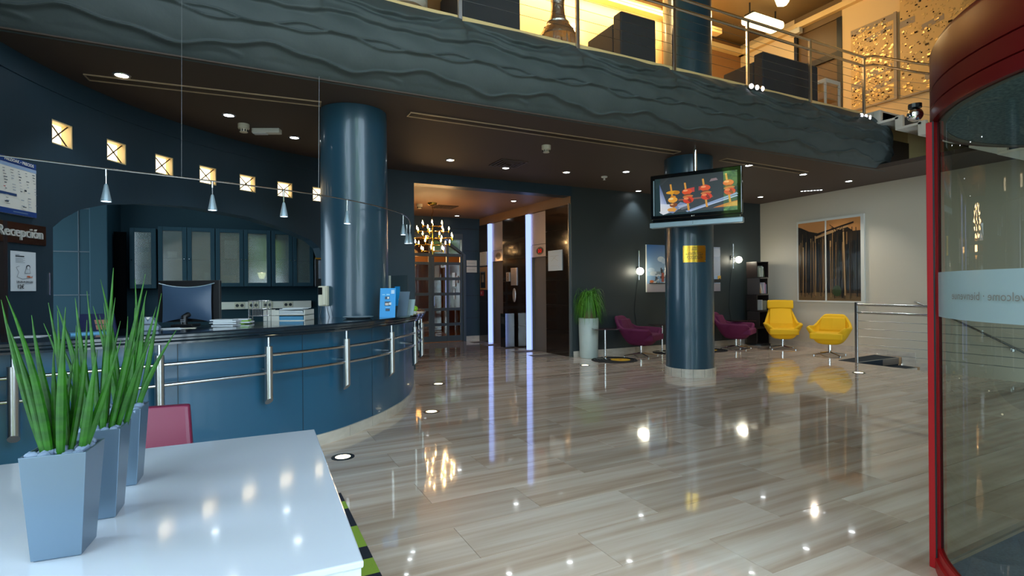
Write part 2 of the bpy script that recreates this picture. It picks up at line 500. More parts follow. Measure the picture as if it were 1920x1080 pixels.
for k, (nv, dd, x0, x1, y0) in enumerate(cells[:300]):
    w = round(x1 - x0, 3)
    if w not in tile_cache:
        me = MB().box(g, w - g, g, 0.4 - g, -0.004, 0.0).mesh('tile'); me.materials.append(MATS['floor_marble']); tile_cache[w] = me
    put('tile', tile_cache[w], floor, loc=(x0, y0, 0))
tm = MB()
for nv, dd, x0, x1, y0 in cells[300:]: tm.box(x0 + g, x1 - g, y0 + g, y0 + 0.4 - g, -0.004, 0.0)
stuff(tm.build('far_tiles', 'floor_marble', floor))
# dark diamond inlay in front of the glazed doors
il = MB(); D4 = [(3.05, 10.95), (3.75, 12.0), (4.6, 11.15), (3.9, 10.3)]
for a, b in zip(D4, D4[1:] + D4[:1]):
    il.add([(p[0], p[1], 0.0012) for p in [(a[0], a[1]), (b[0], b[1]), (b[0] * 0.95 + 3.8 * 0.05, b[1] * 0.95 + 11.1 * 0.05), (a[0] * 0.95 + 3.8 * 0.05, a[1] * 0.95 + 11.1 * 0.05)]], [(0, 1, 2, 3)])
il.build('inlay', 'black_gloss', floor)

# ---- curved reception wall with the long arch and the seven square niches
CC, CR = (2.69, 4.387), 4.6
def cyl(a, r, z): return (CC[0] + r * cosd(a), CC[1] + r * sind(a), z)
ARCH = [(156.35, 0.9), (156.3, 1.99), (154.9, 2.08), (152.3, 2.2), (148.3, 2.3), (141.3, 2.395), (136, 2.43), (132.2, 2.44), (124, 2.41), (117.3, 2.31), (112, 2.16), (110.3, 2.05), (109.4, 1.84), (109.35, 0.9)]
def arch_z(a):
    for (a0, z0), (a1, z1) in zip(ARCH, ARCH[1:]):
        if a1 <= a <= a0: return z0 + (z1 - z0) * (a0 - a) / max(1e-6, a0 - a1)
    return 0.9
NICHE = [154.8, 146.7, 139.0, 131.5, 124.25, 117.1, 110.1]; NW = 1.52; NZ0, NZ1 = 2.762, 2.985
br = {182.0, 90.0}
a = 182.0
while a > 90: br.add(round(a, 3)); a -= 1.0
for n in NICHE: br |= {round(n - NW, 3), round(n + NW, 3)}
for p in ARCH: br.add(p[0])
br = sorted(br, reverse=True)
cw = MB(); T = 0.22; ZT = 3.45
def quad(*p): cw.add(p, [tuple(range(len(p)))])
ztab = lambda a: arch_z(a) if 109.35 < a < 156.35 else 0.9
for a0, a1 in zip(br, br[1:]):
    mid = (a0 + a1) / 2; ri, ro = CR, CR + T
    arch = 109.35 < mid < 156.35
    e = 1e-4
    z0, z1 = (arch_z(a0 - e), arch_z(a1 + e)) if arch else (0.0, 0.0)
    nic = any(abs(mid - n) < NW for n in NICHE)
    segs = [((z0, z1), (NZ0, NZ0)), ((NZ1, NZ1), (ZT, ZT))] if nic else [((z0, z1), (ZT, ZT))]
    if arch: segs.append(((0, 0), (0.9, 0.9)))
    for (b0, b1), (t0, t1) in segs:
        quad(cyl(a0, ri, b0), cyl(a0, ri, t0), cyl(a1, ri, t1), cyl(a1, ri, b1))
        quad(cyl(a0, ro, b0), cyl(a1, ro, b1), cyl(a1, ro, t1), cyl(a0, ro, t0))
    if arch:
        quad(cyl(a0, ri, z0), cyl(a1, ri, z1), cyl(a1, ro, z1), cyl(a0, ro, z0))
        quad(cyl(a0, ri, .9), cyl(a0, ro, .9), cyl(a1, ro, .9), cyl(a1, ri, .9))
for a in (156.35, 109.35):
    zz = 1.99 if a > 150 else 1.84
    quad(cyl(a, CR, .9), cyl(a, CR, zz), cyl(a, CR + T, zz), cyl(a, CR + T, .9))
wall_rec = struct(cw.build('wall_reception', 'blue_wall'))
gr = MB()                                            # shadow groove line high on the wall
for a0, a1 in zip(range(176, 96, -2), range(174, 94, -2)):
    gr.add([cyl(a0, CR - 0.012, 3.235), cyl(a1, CR - 0.012, 3.235), cyl(a1, CR - 0.012, 3.25), cyl(a0, CR - 0.012, 3.25), cyl(a0, CR, 3.235), cyl(a1, CR, 3.235), cyl(a1, CR, 3.25), cyl(a0, CR, 3.25)],
           [(0, 1, 2, 3), (3, 2, 6, 7), (1, 0, 4, 5)])
gr.build('picture_rail', 'blue_wall', wall_rec)
struct(MB().box(-2.15, -1.9, 2.7, 4.6, 0, 7.3).box(-2.15, -1.9, -1.6, 2.7, 6.4, 7.3).build('wall_left', 'blue_wall'))
lw = MB()
for y in (-1.5, -0.1, 1.3, 2.68): lw.box(-2.06, -1.98, y - 0.04, y + 0.04, 0, 6.4)
lw.box(-2.06, -1.98, -1.5, 2.7, 0, 0.1).box(-2.06, -1.98, -1.5, 2.7, 3.3, 3.4)
struct(lw.build('window_2', 'dark_metal'))
struct(MB().box(-3.2, -1.9, 4.6, 10.2, 3.43, 7.3).build('wall_left_upper', 'blue_wall'))

# ---- back office behind the arch
struct(MB().box(-3.2, 2.45, 9.95, 10.1, 0, 3.43).build('wall_office_back', 'office_wall'))
ow = MB().box(-3.1, -1.82, 9.3, 9.95, 0, 3.0); struct(ow.build('wall_office_side', 'office_wall'))
jm = MB()
for z in (0.75, 1.35, 1.95, 2.55): jm.box(-3.1, -1.82, 9.292, 9.3, z, z + 0.012)
jm.box(-2.0, -1.99, 9.292, 9.3, 0, 3.0)
struct(jm.build('trim_1', 'blue_wall'))
struct(MB().box(-1.82, -1.62, 9.02, 9.95, 0, 3.0).build('wall_office_pier', 'office_wall', bevel=0.01))
def office_poly(r): return [cyl(a, r, 0)[:2] for a in range(158, 99, -3)] + [(2.3, 10.0), (-3.1, 10.0), (-3.1, cyl(158, r, 0)[1])]
struct(MB().prism(office_poly(CR + T - .02)[::-1], 3.05, 3.12).build('ceiling_office', 'office_wall'))
struct(MB().box(-1.6, -1.46, 9.3, 9.36, 0.0, 2.25).build('door_2', 'doorway_dark'))
struct(MB().prism(office_poly(CR + .05)[::-1], 0.7, 0.74).build('trim_2', 'black_gloss'))
struct(MB().box(2.35, 2.6, 9.02, 13.4, 0, 3.45).build('wall_corridor_left', 'blue_wall'))
struct(MB().box(1.75, 2.62, 8.987, 9.3, 0, 3.45).build('wall_corridor_end', 'blue_wall'))

# ---- low ceiling, balcony floor, beam and corridor
struct(MB().box(-3.2, 11.9, 5.42, 9.4, 3.43, 4.0).build('ceiling', 'dark_ceiling'))
struct(MB().box(2.5, 6.05, 9.02, 13.5, 3.28, 3.42).build('ceiling_corridor', 'corridor_ceiling'))
struct(MB().box(2.45, 5.95, 8.985, 9.25, 3.235, 3.45).build('trim_3', 'blue_wall'))
struct(MB().box(-2.2, 11.2, 5.44, 9.6, 4.0, 4.36).build('floor_upper', 'cornice_paint'))
struct(MB().box(9.95, 11.6, 1.2, 5.42, 3.43, 3.5).build('ceiling_stair', 'dark_ceiling'))
wl = MB().box(5.93, 11.75, 8.99, 9.2, 0, 3.45)
struct(wl.build('wall_lounge', 'lounge_wall'))
ww = MB(); p = [(WX(9.05), 9.05), (WX(-1.5), -1.5), (WX(-1.5) + 0.2, -1.5), (WX(9.05) + 0.2, 9.05)]
ww.prism(p[::-1], -1.6, 3.44)
struct(ww.build('wall_right', 'white_wall'))
struct(MB().box(11.0, 11.2, -1.5, 6.62, 3.44, 7.35).build('wall_right_upper', 'cream_wall'))
struct(MB().box(11.0, 11.2, 7.67, 9.2, 4.36, 7.35).build('wall_right_back', 'cream_wall'))
struct(MB().box(11.0, 11.2, 6.62, 7.67, 6.9, 7.35).build('wall_right_lintel', 'upper_ceiling'))
# baseboards in stone pieces
bbk = struct(MB().box(5.95, 11.5, 8.984, 8.99, 0, 0.11).build('baseboard_back', 'grout'))
x = 5.95
for k in range(7): MB().box(x + 0.002, min(x + 0.796, 11.48), 8.972, 8.984, 0, 0.115).build('tile', 'stone_tile', bbk); x += 0.8
bbr = struct(MB().prism([(WX(8.97) - .006, 8.97), (WX(6.0) - .006, 6.0), (WX(6.0), 6.0), (WX(8.97), 8.97)], 0, .11).build('baseboard_right', 'grout'))
for y0, y1, z0, z1 in ((8.3, 8.97, 0, .12), (7.5, 8.3, 0, .12), (6.7, 7.5, 0, .12), (6.0, 6.7, 0, .12), (5.5, 6.0, -.3, .11), (5.0, 5.5, -.6, -.06), (4.4, 5.0, -.9, -.36), (3.6, 4.4, -1.3, -.7)):
    MB().prism([(WX(y0) - 0.02, y0 + 0.003), (WX(y0), y0 + 0.003), (WX(y1), y1), (WX(y1) - 0.02, y1)], z0, z1).build('tile', 'stone_tile', bbr)
struct(MB().box(5.35, 5.76, 13.27, 13.3, 0, 0.12).build('baseboard_door', 'stone_tile'))

# ---- end wall of the corridor with the glazed double door
struct(MB().box(5.32, 6.1, 13.3, 13.5, 0, 3.4).box(2.95, 5.32, 13.3, 13.5, 2.86, 3.4).box(2.5, 2.95, 13.3, 13.5, 0, 3.4).build('wall_corridor_back', 'blue_wall'))
jt = MB()
for z in (0.6, 1.2, 1.8, 2.4, 3.0): jt.box(5.36, 5.76, 13.294, 13.3, z, z + 0.012)
jt.box(2.95, 5.76, 13.294, 13.3, 2.98, 2.992)
struct(jt.build('trim_4', 'black'))
dr = MB().box(2.95, 3.05, 13.22, 13.36, 0, 2.3).box(5.28, 5.36, 13.22, 13.36, 0, 2.3)
dr.box(3.05, 5.28, 13.24, 13.34, 2.24, 2.32)
dr.slab_y([(5.36, 2.3), (5.28, 2.3), (4.88, 2.56), (4.3, 2.78), (4.3, 2.86), (4.9, 2.64)], 13.22, 13.36)
dr.slab_y([(2.95, 2.3), (3.35, 2.64), (4.3, 2.86), (4.3, 2.78), (3.4, 2.56), (3.03, 2.3)], 13.22, 13.36)
dr.slab_y([(5.32, 2.32), (4.9, 2.64), (4.3, 2.86), (5.32, 2.86)], 13.31, 13.4)
dr.slab_y([(2.95, 2.32), (2.95, 2.86), (4.3, 2.86), (3.35, 2.64)], 13.31, 13.4)
for x in (3.6, 4.4, 4.86): dr.box(x - 0.03, x + 0.03, 13.25, 13.33, 2.3, 2.8 if x == 4.4 else 2.62)
door = struct(dr.build('door_1', 'door_paint', bevel=0.006))
MB().box(3.05, 5.28, 13.3, 13.304, 2.3, 2.7).build('transom_pane', 'door_glass', door)
for lx0, lx1, cols in ((3.05, 4.41, ((3.13, 3.5), (3.56, 3.92), (3.98, 4.34))), (4.41, 5.28, ((4.49, 4.83), (4.89, 5.21)))):
    lf = MB(); xs = [lx0] + [v for c in cols for v in c] + [lx1]
    for a0, a1 in zip(xs[::2], xs[1::2]): lf.box(a0, a1, 13.25, 13.31, 0.01, 2.24)
    for k in range(6):
        z = 0.02 + 0.4 * k
        for c0, c1 in cols: lf.box(c0, c1, 13.255, 13.305, z if k else 0.01, z + (0.075 if k else 0.14))
    leaf = lf.build('door_leaf', 'door_paint', door, bevel=0.006)
    for c0, c1 in cols:
        for k in range(5):
            MB().box(c0, c1, 13.278, 13.284, 0.095 + 0.4 * k, 0.42 + 0.4 * k).build('pane', 'door_glass', leaf)
MB().tube([(4.46, 13.2, 0.95), (4.46, 13.2, 1.2)], 0.012, 8).tube([(4.46, 13.25, 0.97), (4.46, 13.2, 0.97)], 0.008, 6).tube([(4.46, 13.25, 1.18), (4.46, 13.2, 1.18)], 0.008, 6).build('door_handle', 'steel', door)
# side room behind the glazed doors
struct(MB().box(1.6, 1.7, 13.5, 17, 0, 3.3).box(7.2, 7.3, 13.5, 17, 0, 3.3).box(1.6, 7.3, 17, 17.1, 0, 3.3).box(1.6, 7.3, 13.5, 17, 3.2, 3.3).box(1.6, 7.3, 13.5, 17, -0.1, 0).build('wall_side_room', 'lounge_brown'))

# ---- lift wall: granite slabs as pieces, lift doors, blue light strips
EA = math.degrees(math.atan2(-1, 0.0384))              # along the wall, towards the lobby
lift = thing('lift_wall', 'polished dark granite wall holding the two lifts beside the corridor', 'wall', (5.741, 13.2, 0), EA)
lift['kind'] = 'structure'
def E_(y): return (13.2 - y)
MB().box(0, E_(9.0), 0.06, 0.3, 0, 3.3).build('backing', 'grout', lift)
MB().box(0, E_(9.0) , 0.02, 0.2, 3.08, 3.3).build('header', 'corridor_ceiling', lift)
zs = [0, 0.52, 1.04, 1.56, 2.08, 2.6, 3.08]
for x0, x1 in ((0.0, E_(12.6)), (E_(11.86), E_(11.27)), (E_(11.27), E_(10.67)), (E_(9.9), E_(9.05))):
    for z0, z1 in zip(zs, zs[1:]):
        MB().box(x0 + 0.002, x1 - 0.002, 0, 0.06, z0 + 0.002, z1 - 0.003).build('granite_slab', 'granite', lift)
MB().box(E_(9.05) - 0.004, E_(9.05) + 0.01, -0.004, 0.3, 0, 3.1).build('edge_trim', 'brushed_steel', lift)
for n, (ya, yb) in enumerate(((12.6, 11.87), (10.67, 9.91))):
    x0, x1 = E_(ya), E_(yb)
    lf = thing('lift', ['stainless steel lift door farther down the corridor beside its blue light strip', 'stainless steel lift door nearest the lobby with the dark oval floor display'][n], 'lift', (5.741 + x0 * 0.0384, 13.2 - x0, 0), EA, 'lifts in the granite wall')
    w = x1 - x0
    MB().box(0.01, 0.14, -0.05, 0.03, 0.0, 3.06).build('light_strip', 'strip_glow', lf)
    MB().box(0.16, w, 0.005, 0.05, 2.36, 3.06).build('upper_panel', 'lift_steel', lf, bevel=0.004)
    MB().box(0.16, w, 0.0, 0.05, 2.08, 2.35).build('display_panel', 'lift_steel', lf, bevel=0.004)
    MB().box(0.16, w, 0.12, 0.15, 0.0, 2.08).build('lift_door', 'lift_steel', lf)
    MB().box(0.15, 0.2, 0.0, 0.12, 0.0, 2.08).build('jamb', 'brushed_steel', lf)
    MB().box(0.42, 0.424, 0.117, 0.121, 0.0, 2.08).build('door_joint', 'black', lf)
    dp = draw('floor_display', [('#15100c', ell(w - 0.22, 2.21, 0.15, 0.085, 24)), ('#b9a48f', ell(w - 0.22, 2.21, 0.135, 0.07, 24)), ('#15100c', ell(w - 0.22, 2.21, 0.125, 0.062, 24))], 'print_gloss', lf, y0=-0.003)
    if n: draw('floor_digits', [('#e01010', ell(w - 0.26, 2.21, 0.035, 0.045)), ('#15100c', ell(w - 0.26, 2.21, 0.016, 0.025)), ('#e01010', ell(w - 0.18, 2.21, 0.035, 0.045)), ('#15100c', ell(w - 0.18, 2.21, 0.016, 0.025))], 'print_screen', lf, y0=-0.007)

# ---- upper lounge shell
struct(MB().box(-2.2, 9.45, 8.6, 8.8, 4.36, 7.35).build('wall_upper_back', 'cream_wall'))
struct(MB().box(9.45, 11.2, 9.1, 9.3, 4.36, 7.35).build('wall_upper_recess', 'lounge_brown'))
struct(MB().box(-3.2, 11.4, -1.6, 9.3, 7.3, 7.5).build('ceiling_upper', 'upper_ceiling'))
cn = MB().box(-2.2, 9.6, 8.42, 8.6, 7.02, 7.14).box(9.45, 11.0, 8.95, 9.1, 7.02, 7.14).box(10.88, 11.0, -1.5, 9.1, 7.02, 7.14)
struct(cn.build('trim_5', 'cornice_paint', bevel=0.01))
struct(MB().box(8.0, 8.42, 8.36, 8.6, 4.36, 7.3).build('trim_6', 'lounge_brown'))
nd = MB().box(11.04, 11.08, 6.62, 7.67, 4.36, 6.9)
struct(nd.build('door_3', 'niche_door'))
struct(MB().box(10.98, 11.04, 6.62, 6.72, 4.36, 6.9).box(10.98, 11.04, 7.6, 7.67, 4.36, 6.9).build('trim_7', 'dark_metal'))
struct(MB().box(10.985, 11.035, 6.72, 7.6, 6.1, 6.22).build('trim_8', 'black'))

# ---- street front behind the viewer (frames only), ground and trees outside
ff = MB()
for x in (0.25, 1.75, 3.25, 4.75): ff.box(x - 0.05, x + 0.05, -1.6, -1.48, 0, 6.6)
for z in (0.05, 3.2, 6.5): ff.box(0.2, 4.8, -1.6, -1.48, z - 0.06, z + 0.06)
struct(ff.build('window_1', 'dark_metal'))
struct(MB().box(-2.2, 11.4, -1.6, -1.45, 6.55, 7.5).box(-2.2, 0.2, -1.6, -1.45, 0, 6.55).box(4.8, 11.4, -1.6, -1.45, 0, 6.55).build('wall_front', 'white_wall'))
struct(MB().box(-30, 35, -40, -1.6, -0.2, -0.05).box(-30, -2.2, -1.6, 20, -0.2, -0.05).build('ground', 'stone_tile'))

# ---- moulded balcony front: a rounded plaster beam with waves, folds and ropes
PER = 1.455
def fold(x, z, c, w): return 1.0 / (1.0 + math.exp(-(z - c) / w))
def fascia_h(x, t):
    u = (x - 2.14) / PER; u -= math.floor(u)
    h = 0.0
    # scalloped shelf: deep in the middle, rising to a peak at the module joint
    sc = 0.93 - 0.20 * math.sin(pi * min(1, u * 1.08)) ** 0.8 + 0.012 * math.sin(u * 31)
    h += 0.07 * fold(x, t, sc, 0.006) * (0.35 + 0.65 * math.sin(pi * min(1, u * 1.08)))
    k = (u - 0.93) / 0.10; h += 0.05 * math.exp(-k * k) * max(0, min(1, (t - 0.55) * 4))
    c2 = 0.60 + 0.035 * math.sin(2 * pi * u + 0.6) + 0.02 * math.sin(4 * pi * u) + 0.006 * math.sin(38 * u)
    h += 0.055 * fold(x, t, c2, 0.005)
    h += 0.018 * math.exp(-((t - c2 - 0.10 - 0.03 * math.sin(2 * pi * u + 2)) / 0.03) ** 2)
    for ph, am, wd in ((0.0, 0.030, 0.010), (1.9, 0.045, 0.009)):
        c3 = 0.385 + am * math.sin(2 * pi * u + ph) + 0.012 * math.sin(6 * pi * u + ph * 2)
        h += 0.034 * math.exp(-((t - c3) / wd) ** 2)
    c4 = 0.15 + 0.05 * math.sin(2 * pi * u + 3.4) + 0.014 * math.sin(6 * pi * u + 1)
    h += 0.042 * math.exp(-((t - c4) / 0.012) ** 2) - 0.03 * fold(x, -t, -c4, 0.01)
    c5 = 0.10 + 0.02 * math.sin(6 * pi * u)
    h += 0.015 * math.exp(-((t - c5) / 0.02) ** 2) * (1 if 0.1 < u < 0.55 else 0.2)
    h += 0.006 * math.sin(9 * x + 14 * t) * math.sin(7 * t + 3 * x)
    return h
rows = []; NT = 150; XE = 10.32; x = -2.2
while x < XE - 1e-6:
    rows.append(x); x += 0.02
rows.append(XE)
fg = []
for x in rows:
    e = math.sqrt(max(0.0, 1 - max(0.0, (x - 9.55) / 0.77) ** 2))
    ring = []
    for k in range(NT + 1):
        t = k / NT
        b = 0.30 * math.sin(pi * t ** 0.85) ** 0.75 * (0.15 + 0.85 * e) if 0 < t < 1 else 0
        h = fascia_h(x, t) * (0.2 + 0.8 * e) * min(1, t * 12, (1 - t) * 12 + 0.15)
        z = 3.425 + 0.9 * t
        top_drop = 0.35 * (1 - e) * t
        ring.append((x, 5.47 - b - h, z - top_drop))
    fg.append(ring)
fa = MB().grid([[r[k] for r in fg] for k in range(NT + 1)])
n0 = len(fa.v)
fo = struct(fa.build('balcony_front', 'fascia_plaster', smooth=False))
fo.data.polygons.foreach_set('use_smooth', [True] * len(fo.data.polygons))
struct(MB().box(-2.2, 9.62, 5.40, 5.52, 4.3, 4.365).build('trim_9', 'cornice_paint', bevel=0.005))
# ================================================================== RECEPTION COUNTER
BODY = [(-2.6, 4.22), (-1.95, 4.29), (-1.25, 4.41), (-0.55, 4.60), (-0.1, 4.75), (0.3, 4.90), (0.637, 5.07), (0.9, 5.25), (1.296, 5.63), (1.668, 6.12), (1.92, 6.62), (2.13, 7.2), (2.22, 7.6), (2.2, 7.88), (2.05, 8.08), (1.85, 8.15)]
bs = spline(BODY, 8)[10:]; bn = normals(bs, 1)
def off(d): return [(x + nx * d, y + ny * d) for x, y, nx, ny in bn]
ctr = thing('reception_counter', 'long curved dark blue reception counter with steel foot rails', 'counter', (0, 0, 0))
MB().sweep(bn, [(0, 0.1), (0, 1.02), (-0.06, 1.02), (-0.06, 0.1)]).build('counter_front', 'counter_blue', ctr, smooth=True)
for s in (16, 34, 52, 68, 84):
    if s < len(bn):
        x, y, nx, ny = bn[s]; MB().add([(x + nx * .002 - ny * .003, y + ny * .002 + nx * .003, .1), (x + nx * .002 + ny * .003, y + ny * .002 - nx * .003, .1), (x + nx * .002 + ny * .003, y + ny * .002 - nx * .003, 1.02), (x + nx * .002 - ny * .003, y + ny * .002 + nx * .003, 1.02)], [(0, 1, 2, 3)]).build('panel_joint', 'blue_wall', ctr)
lipn = normals(off(0.17), 1)
MB().sweep(lipn, [(-0.86, 1.06), (-0.86, 1.10), (-0.012, 1.10), (0.0, 1.088), (0.0, 1.07), (-0.012, 1.062), (-0.012, 1.05), (-0.03, 1.035), (-0.03, 1.02), (-0.2, 1.015), (-0.2, 1.06)]).build('countertop', 'counter_top', ctr, smooth=True)
MB().sweep(bn, [(-0.60, 0.0), (-0.60, 1.06), (-0.64, 1.06), (-0.64, 0.0)]).build('inner_panel', 'counter_blue', ctr, smooth=True)
bp_ = off(0.004); BS = arclen(bp_); s = 0.0; k = 0
while s < BS[-1] - 0.05:
    e = min(s + (0.30, 0.42, 0.36)[k % 3], BS[-1]); P = [at_s(bp_, BS, s + 0.002 + (e - s - 0.004) * q / 5) for q in range(6)]
    N = normals(P, 1)
    MB().sweep(N, [(0, 0.0), (0.012, 0.0), (0.012, 0.098), (0, 0.1), (-0.02, 0.1), (-0.02, 0)]).build('plinth_tile', 'stone_tile', ctr)
    s = e; k += 1
pl = off(0.115); PS = arclen(pl)
# locate the posts every 0.755 m, one of them just in front of the armchair at the table
def s_near(px, lo, hi):
    return min((abs((proj_px(*at_s(pl, PS, q / 200), 0.7)[0] or 9e9) - px), q / 200) for q in range(int(lo * 200), int(hi * 200)))[1]
s5 = s_near(504, 1.0, 4.5)
for n in range(-3, 7):
    q = s5 + 0.755 * n
    if q < 0.05 or q > PS[-1] - 0.4: continue
    x, y = at_s(pl, PS, q)[:2]; x2, y2 = at_s(pl, PS, q + 0.01)[:2]
    ang = math.atan2(y2 - y, x2 - x); ny, nx = -math.cos(ang), math.sin(ang)
    pm = MB()
    ring = lambda zf: [(x + 0.031 * math.cos(2 * pi * a / 16), y + 0.031 * math.sin(2 * pi * a / 16), zf((math.cos(2 * pi * a / 16) * nx + math.sin(2 * pi * a / 16) * ny) * 0.031)) for a in range(16)]
    pm.rings([ring(lambda d: 0.50 + d * 0.9), ring(lambda d: 0.945)])
    po = pm.build('rail_post', 'brushed_steel', ctr, smooth=True)
    MB().cyl(x, y, 0.945, 1.02, 0.012, 12).build('rod', 'steel', po, smooth=True)
    MB().tube([(x, y, 0.75), (x - nx * 0.115, y - ny * 0.115, 0.75)], 0.014, 8).build('bracket', 'steel', po, smooth=True)
for z in (0.875, 0.73):
    MB().tube([(p[0], p[1], z) for p in pl[:-7:2]], 0.013, 10).build('foot_rail', 'steel', ctr, smooth=True)

# ================================================================== COLUMNS
def column(name, label, x, y, z0, z1, tiles=True):
    c = thing(name, label, 'column', (x, y, z0)); c['kind'] = 'thing'
    MB().cyl(0, 0, 0, z1 - z0, 0.37, 48).build('shaft', 'column_blue', c, smooth=True)
    if tiles:
        for k in range(14):
            a0, a1 = 360 / 14 * k + 0.3, 360 / 14 * (k + 1) - 0.3
            MB().lathe([(0.37, 0), (0.392, 0), (0.392, 0.125), (0.386, 0.13), (0.37, 0.13)], 0, 0, 3, a0, a1).build('plinth_tile', 'stone_tile', c)
    return c
column('column', 'round dark blue column rising behind the reception counter', 1.18, 6.3, 0.0, 3.428)
column('column', 'round dark blue column with pale stone foot that carries the television', 6.39, 6.3, 0.0, 3.428)
column('column', 'round dark column standing on the upper gallery behind its railing', 6.39, 6.3, 4.36, 7.298, False)
pq = thing('wall_plaque', 'engraved brass plaque fixed on the column below the television', 'plaque', (6.39, 6.3, 1.77))
ang0 = math.degrees(math.atan2(6.0 - 6.3, 6.2 - 6.39))
MB().lathe([(0.371, 0), (0.376, 0), (0.376, 0.255), (0.371, 0.255), (0.371, 0)], 0, 0, 14, ang0 - 27, ang0 + 27).build('plate', 'brass', pq, smooth=True)
tw = lambda x, y, z: (0.3772 * cosd(ang0 + math.degrees(x / 0.376)), 0.3772 * sind(ang0 + math.degrees(x / 0.376)), y)
for k, (w, z) in enumerate(((0.07, .225), (0.09, .205), (0.1, .185), (0.2, .14), (0.27, .12), (0.22, .09), (0.24, .07), (0.2, .05))):
    lm = MB(); n = 8
    for a in range(n):
        xa, xb = -w / 2 + w * a / n, -w / 2 + w * (a + 0.72) / n
        lm.add([tw(xa, z, 0), tw(xb, z, 0), tw(xb, z + .008, 0), tw(xa, z + .008, 0)], [(0, 1, 2, 3)])
    lm.build('engraving', 'wood_tower', pq)
for a in (-25, 25):
    for z in (0.02, 0.235): MB().ball((0.378 * cosd(ang0 + a), 0.378 * sind(ang0 + a), z), 0.007, n=8, m=5).build('screw', 'chrome', pq)

# ================================================================== TELEVISION
tv = thing('television', 'flat television with silver speaker bar hanging in front of the column', 'television', (5.46, 6.14, 2.27), math.degrees(math.atan2(5.035 - 6.14, 6.09 - 5.46)))
W_ = 1.272
MB().box(0, W_, 0, 0.09, 0.12, 0.78).build('housing', 'black_gloss', tv, bevel=0.012)
MB().box(-0.01, W_ + 0.01, -0.02, 0.1, -0.0, 0.075).build('speaker_bar', 'silver_plastic', tv, bevel=0.01)
MB().box(0.03, W_ - 0.03, 0.01, 0.08, 0.07, 0.13).build('lower_bezel', 'black_gloss', tv)
Z0, Z1, X0, X1 = 0.175, 0.72, 0.07, 1.215
def tvp(u, v): return (X0 + u * (X1 - X0), Z0 + v * (Z1 - Z0))
def sh(c, pts): return (c, [tvp(u, v) for u, v in pts])
S = [sh('#1b3338', [(0, 0), (1, 0), (1, 1), (0, 1)]), sh(['#3f474c', '#343a3e', '#22282b', '#2b3032'], [(.07, .06), (1, .06), (1, 1), (.07, 1)]),
     sh(['#c9d3ea', '#8fa2cc', '#3d5588'], [(.07, .30), (.155, .30), (.06, .86)]), sh(['#e9e6e2', '#d9c9b0', '#b8c4dc', '#dfe6f2'], [(.07, .06), (.22, .06), (.36, .24), (.07, .32)]),
     sh('#c04038', [(.40, .56), (.50, .56), (.50, .68), (.42, .66)]), sh('#a33a36', [(.55, .58), (.66, .6), (.64, .72), (.55, .68)]), sh('#8a7478', [(.68, .78), (.78, .8), (.76, .86), (.7, .85)]),
     sh('#8b5a4a', [(.3, .36), (.72, .37), (.72, .41), (.3, .40)])]
for (a, b, c, d, w, cc) in ((.4, .06, 1, .42, .02, '#8fa6cc'), (.44, .06, 1, .36, .014, '#b8c8e6'), (.08, .06, .34, .22, .05, '#dfe4ea'), (.2, .06, .36, .30, .04, '#7d8fb5'), (.3, .2, .42, .24, .03, '#a8b4cc'), (.33, .14, .44, .19, .03, '#6a6f7a')):
    dx, dz = c - a, d - b; l = math.hypot(dx, dz); e0, e1 = -dz / l * w, dx / l * w
    S.append(sh(cc, [(a + e0, b + e1), (a - e0, b - e1), (c - e0, d - e1), (c + e0, d + e1)]))
S.append(sh('#c77c30', [(.72, .10), (1, .10), (1, .24), (.86, .18)]))
def el(cx, cz, rx, rz, c, t=0): S.append(sh(c, [(cx + rx * cosd(a) * cosd(t) - rz * sind(a) * sind(t), cz + rx * cosd(a) * sind(t) + rz * sind(a) * cosd(t)) for a in range(0, 360, 20)]))
for (cx, cz, kind) in ((.23, .5, 0), (.41, .5, 1), (.63, .55, 1), (.9, .62, 2)):
    S.append(sh('#d89a3c', [(cx - .012 + .02, cz - .42), (cx + .012 + .02, cz - .42), (cx + .004 - .02, cz + .32), (cx - .018 - .02, cz + .32)]))
    if kind == 0:
        el(cx, cz + .1, .085, .045, '#e8a51e'); el(cx + .05, cz + .085, .04, .05, '#c98410'); el(cx + .005, cz - .02, .035, .03, '#d8861e'); el(cx + .0, cz - .1, .06, .075, '#f0a83a'); el(cx - .02, cz - .07, .03, .03, '#f8d68a'); el(cx + .01, cz - .24, .05, .06, '#8a4a22'); el(cx - .01, cz - .22, .02, .02, '#e8b070'); el(cx - .01, cz - .36, .06, .05, '#e0a04a')
    else:
        el(cx, cz + .08, .062, .075, '#e0501a'); el(cx - .02, cz + .11, .03, .025, '#f6a06a'); el(cx + .005, cz - .01, .045, .03, '#7a4020'); el(cx + .01, cz - .05, .065, .035, '#c87838', 10); el(cx + .015, cz - .14, .065, .09, '#d83a18'); el(cx + .03, cz - .15, .02, .07, '#8a2812', 15); el(cx - .01, cz - .1, .03, .03, '#f08a50')
draw('screen', S, 'print_screen', tv, y0=-0.004, eps=0.0002)
MB().box(0.045, 0.06, -0.006, 0.0, 0.18, 0.70).build('bezel_highlight', 'silver_plastic', tv)
draw('logo', [('#c8c8c8', ell(0.60, 0.142, 0.009, 0.009))], 'print', tv, y0=-0.0015)
text('logo_lettering', 'LG', 0.022, 'white_plastic', tv, (0.628, -0.002, 0.142))
draw('speaker_marks', [('#1c2226', ell(0.62, 0.05, 0.004, 0.005)), ('#1c2226', ell(0.62, 0.03, 0.004, 0.008))], 'print', tv, y0=-0.0215)
MB().cyl(0.62, 0.14, 0.4, 1.16, 0.028, 16).build('ceiling_pole', 'chrome', tv, smooth=True)
MB().box(0.5, 0.74, 0.09, 0.14, 0.35, 0.6).build('bracket', 'black', tv)

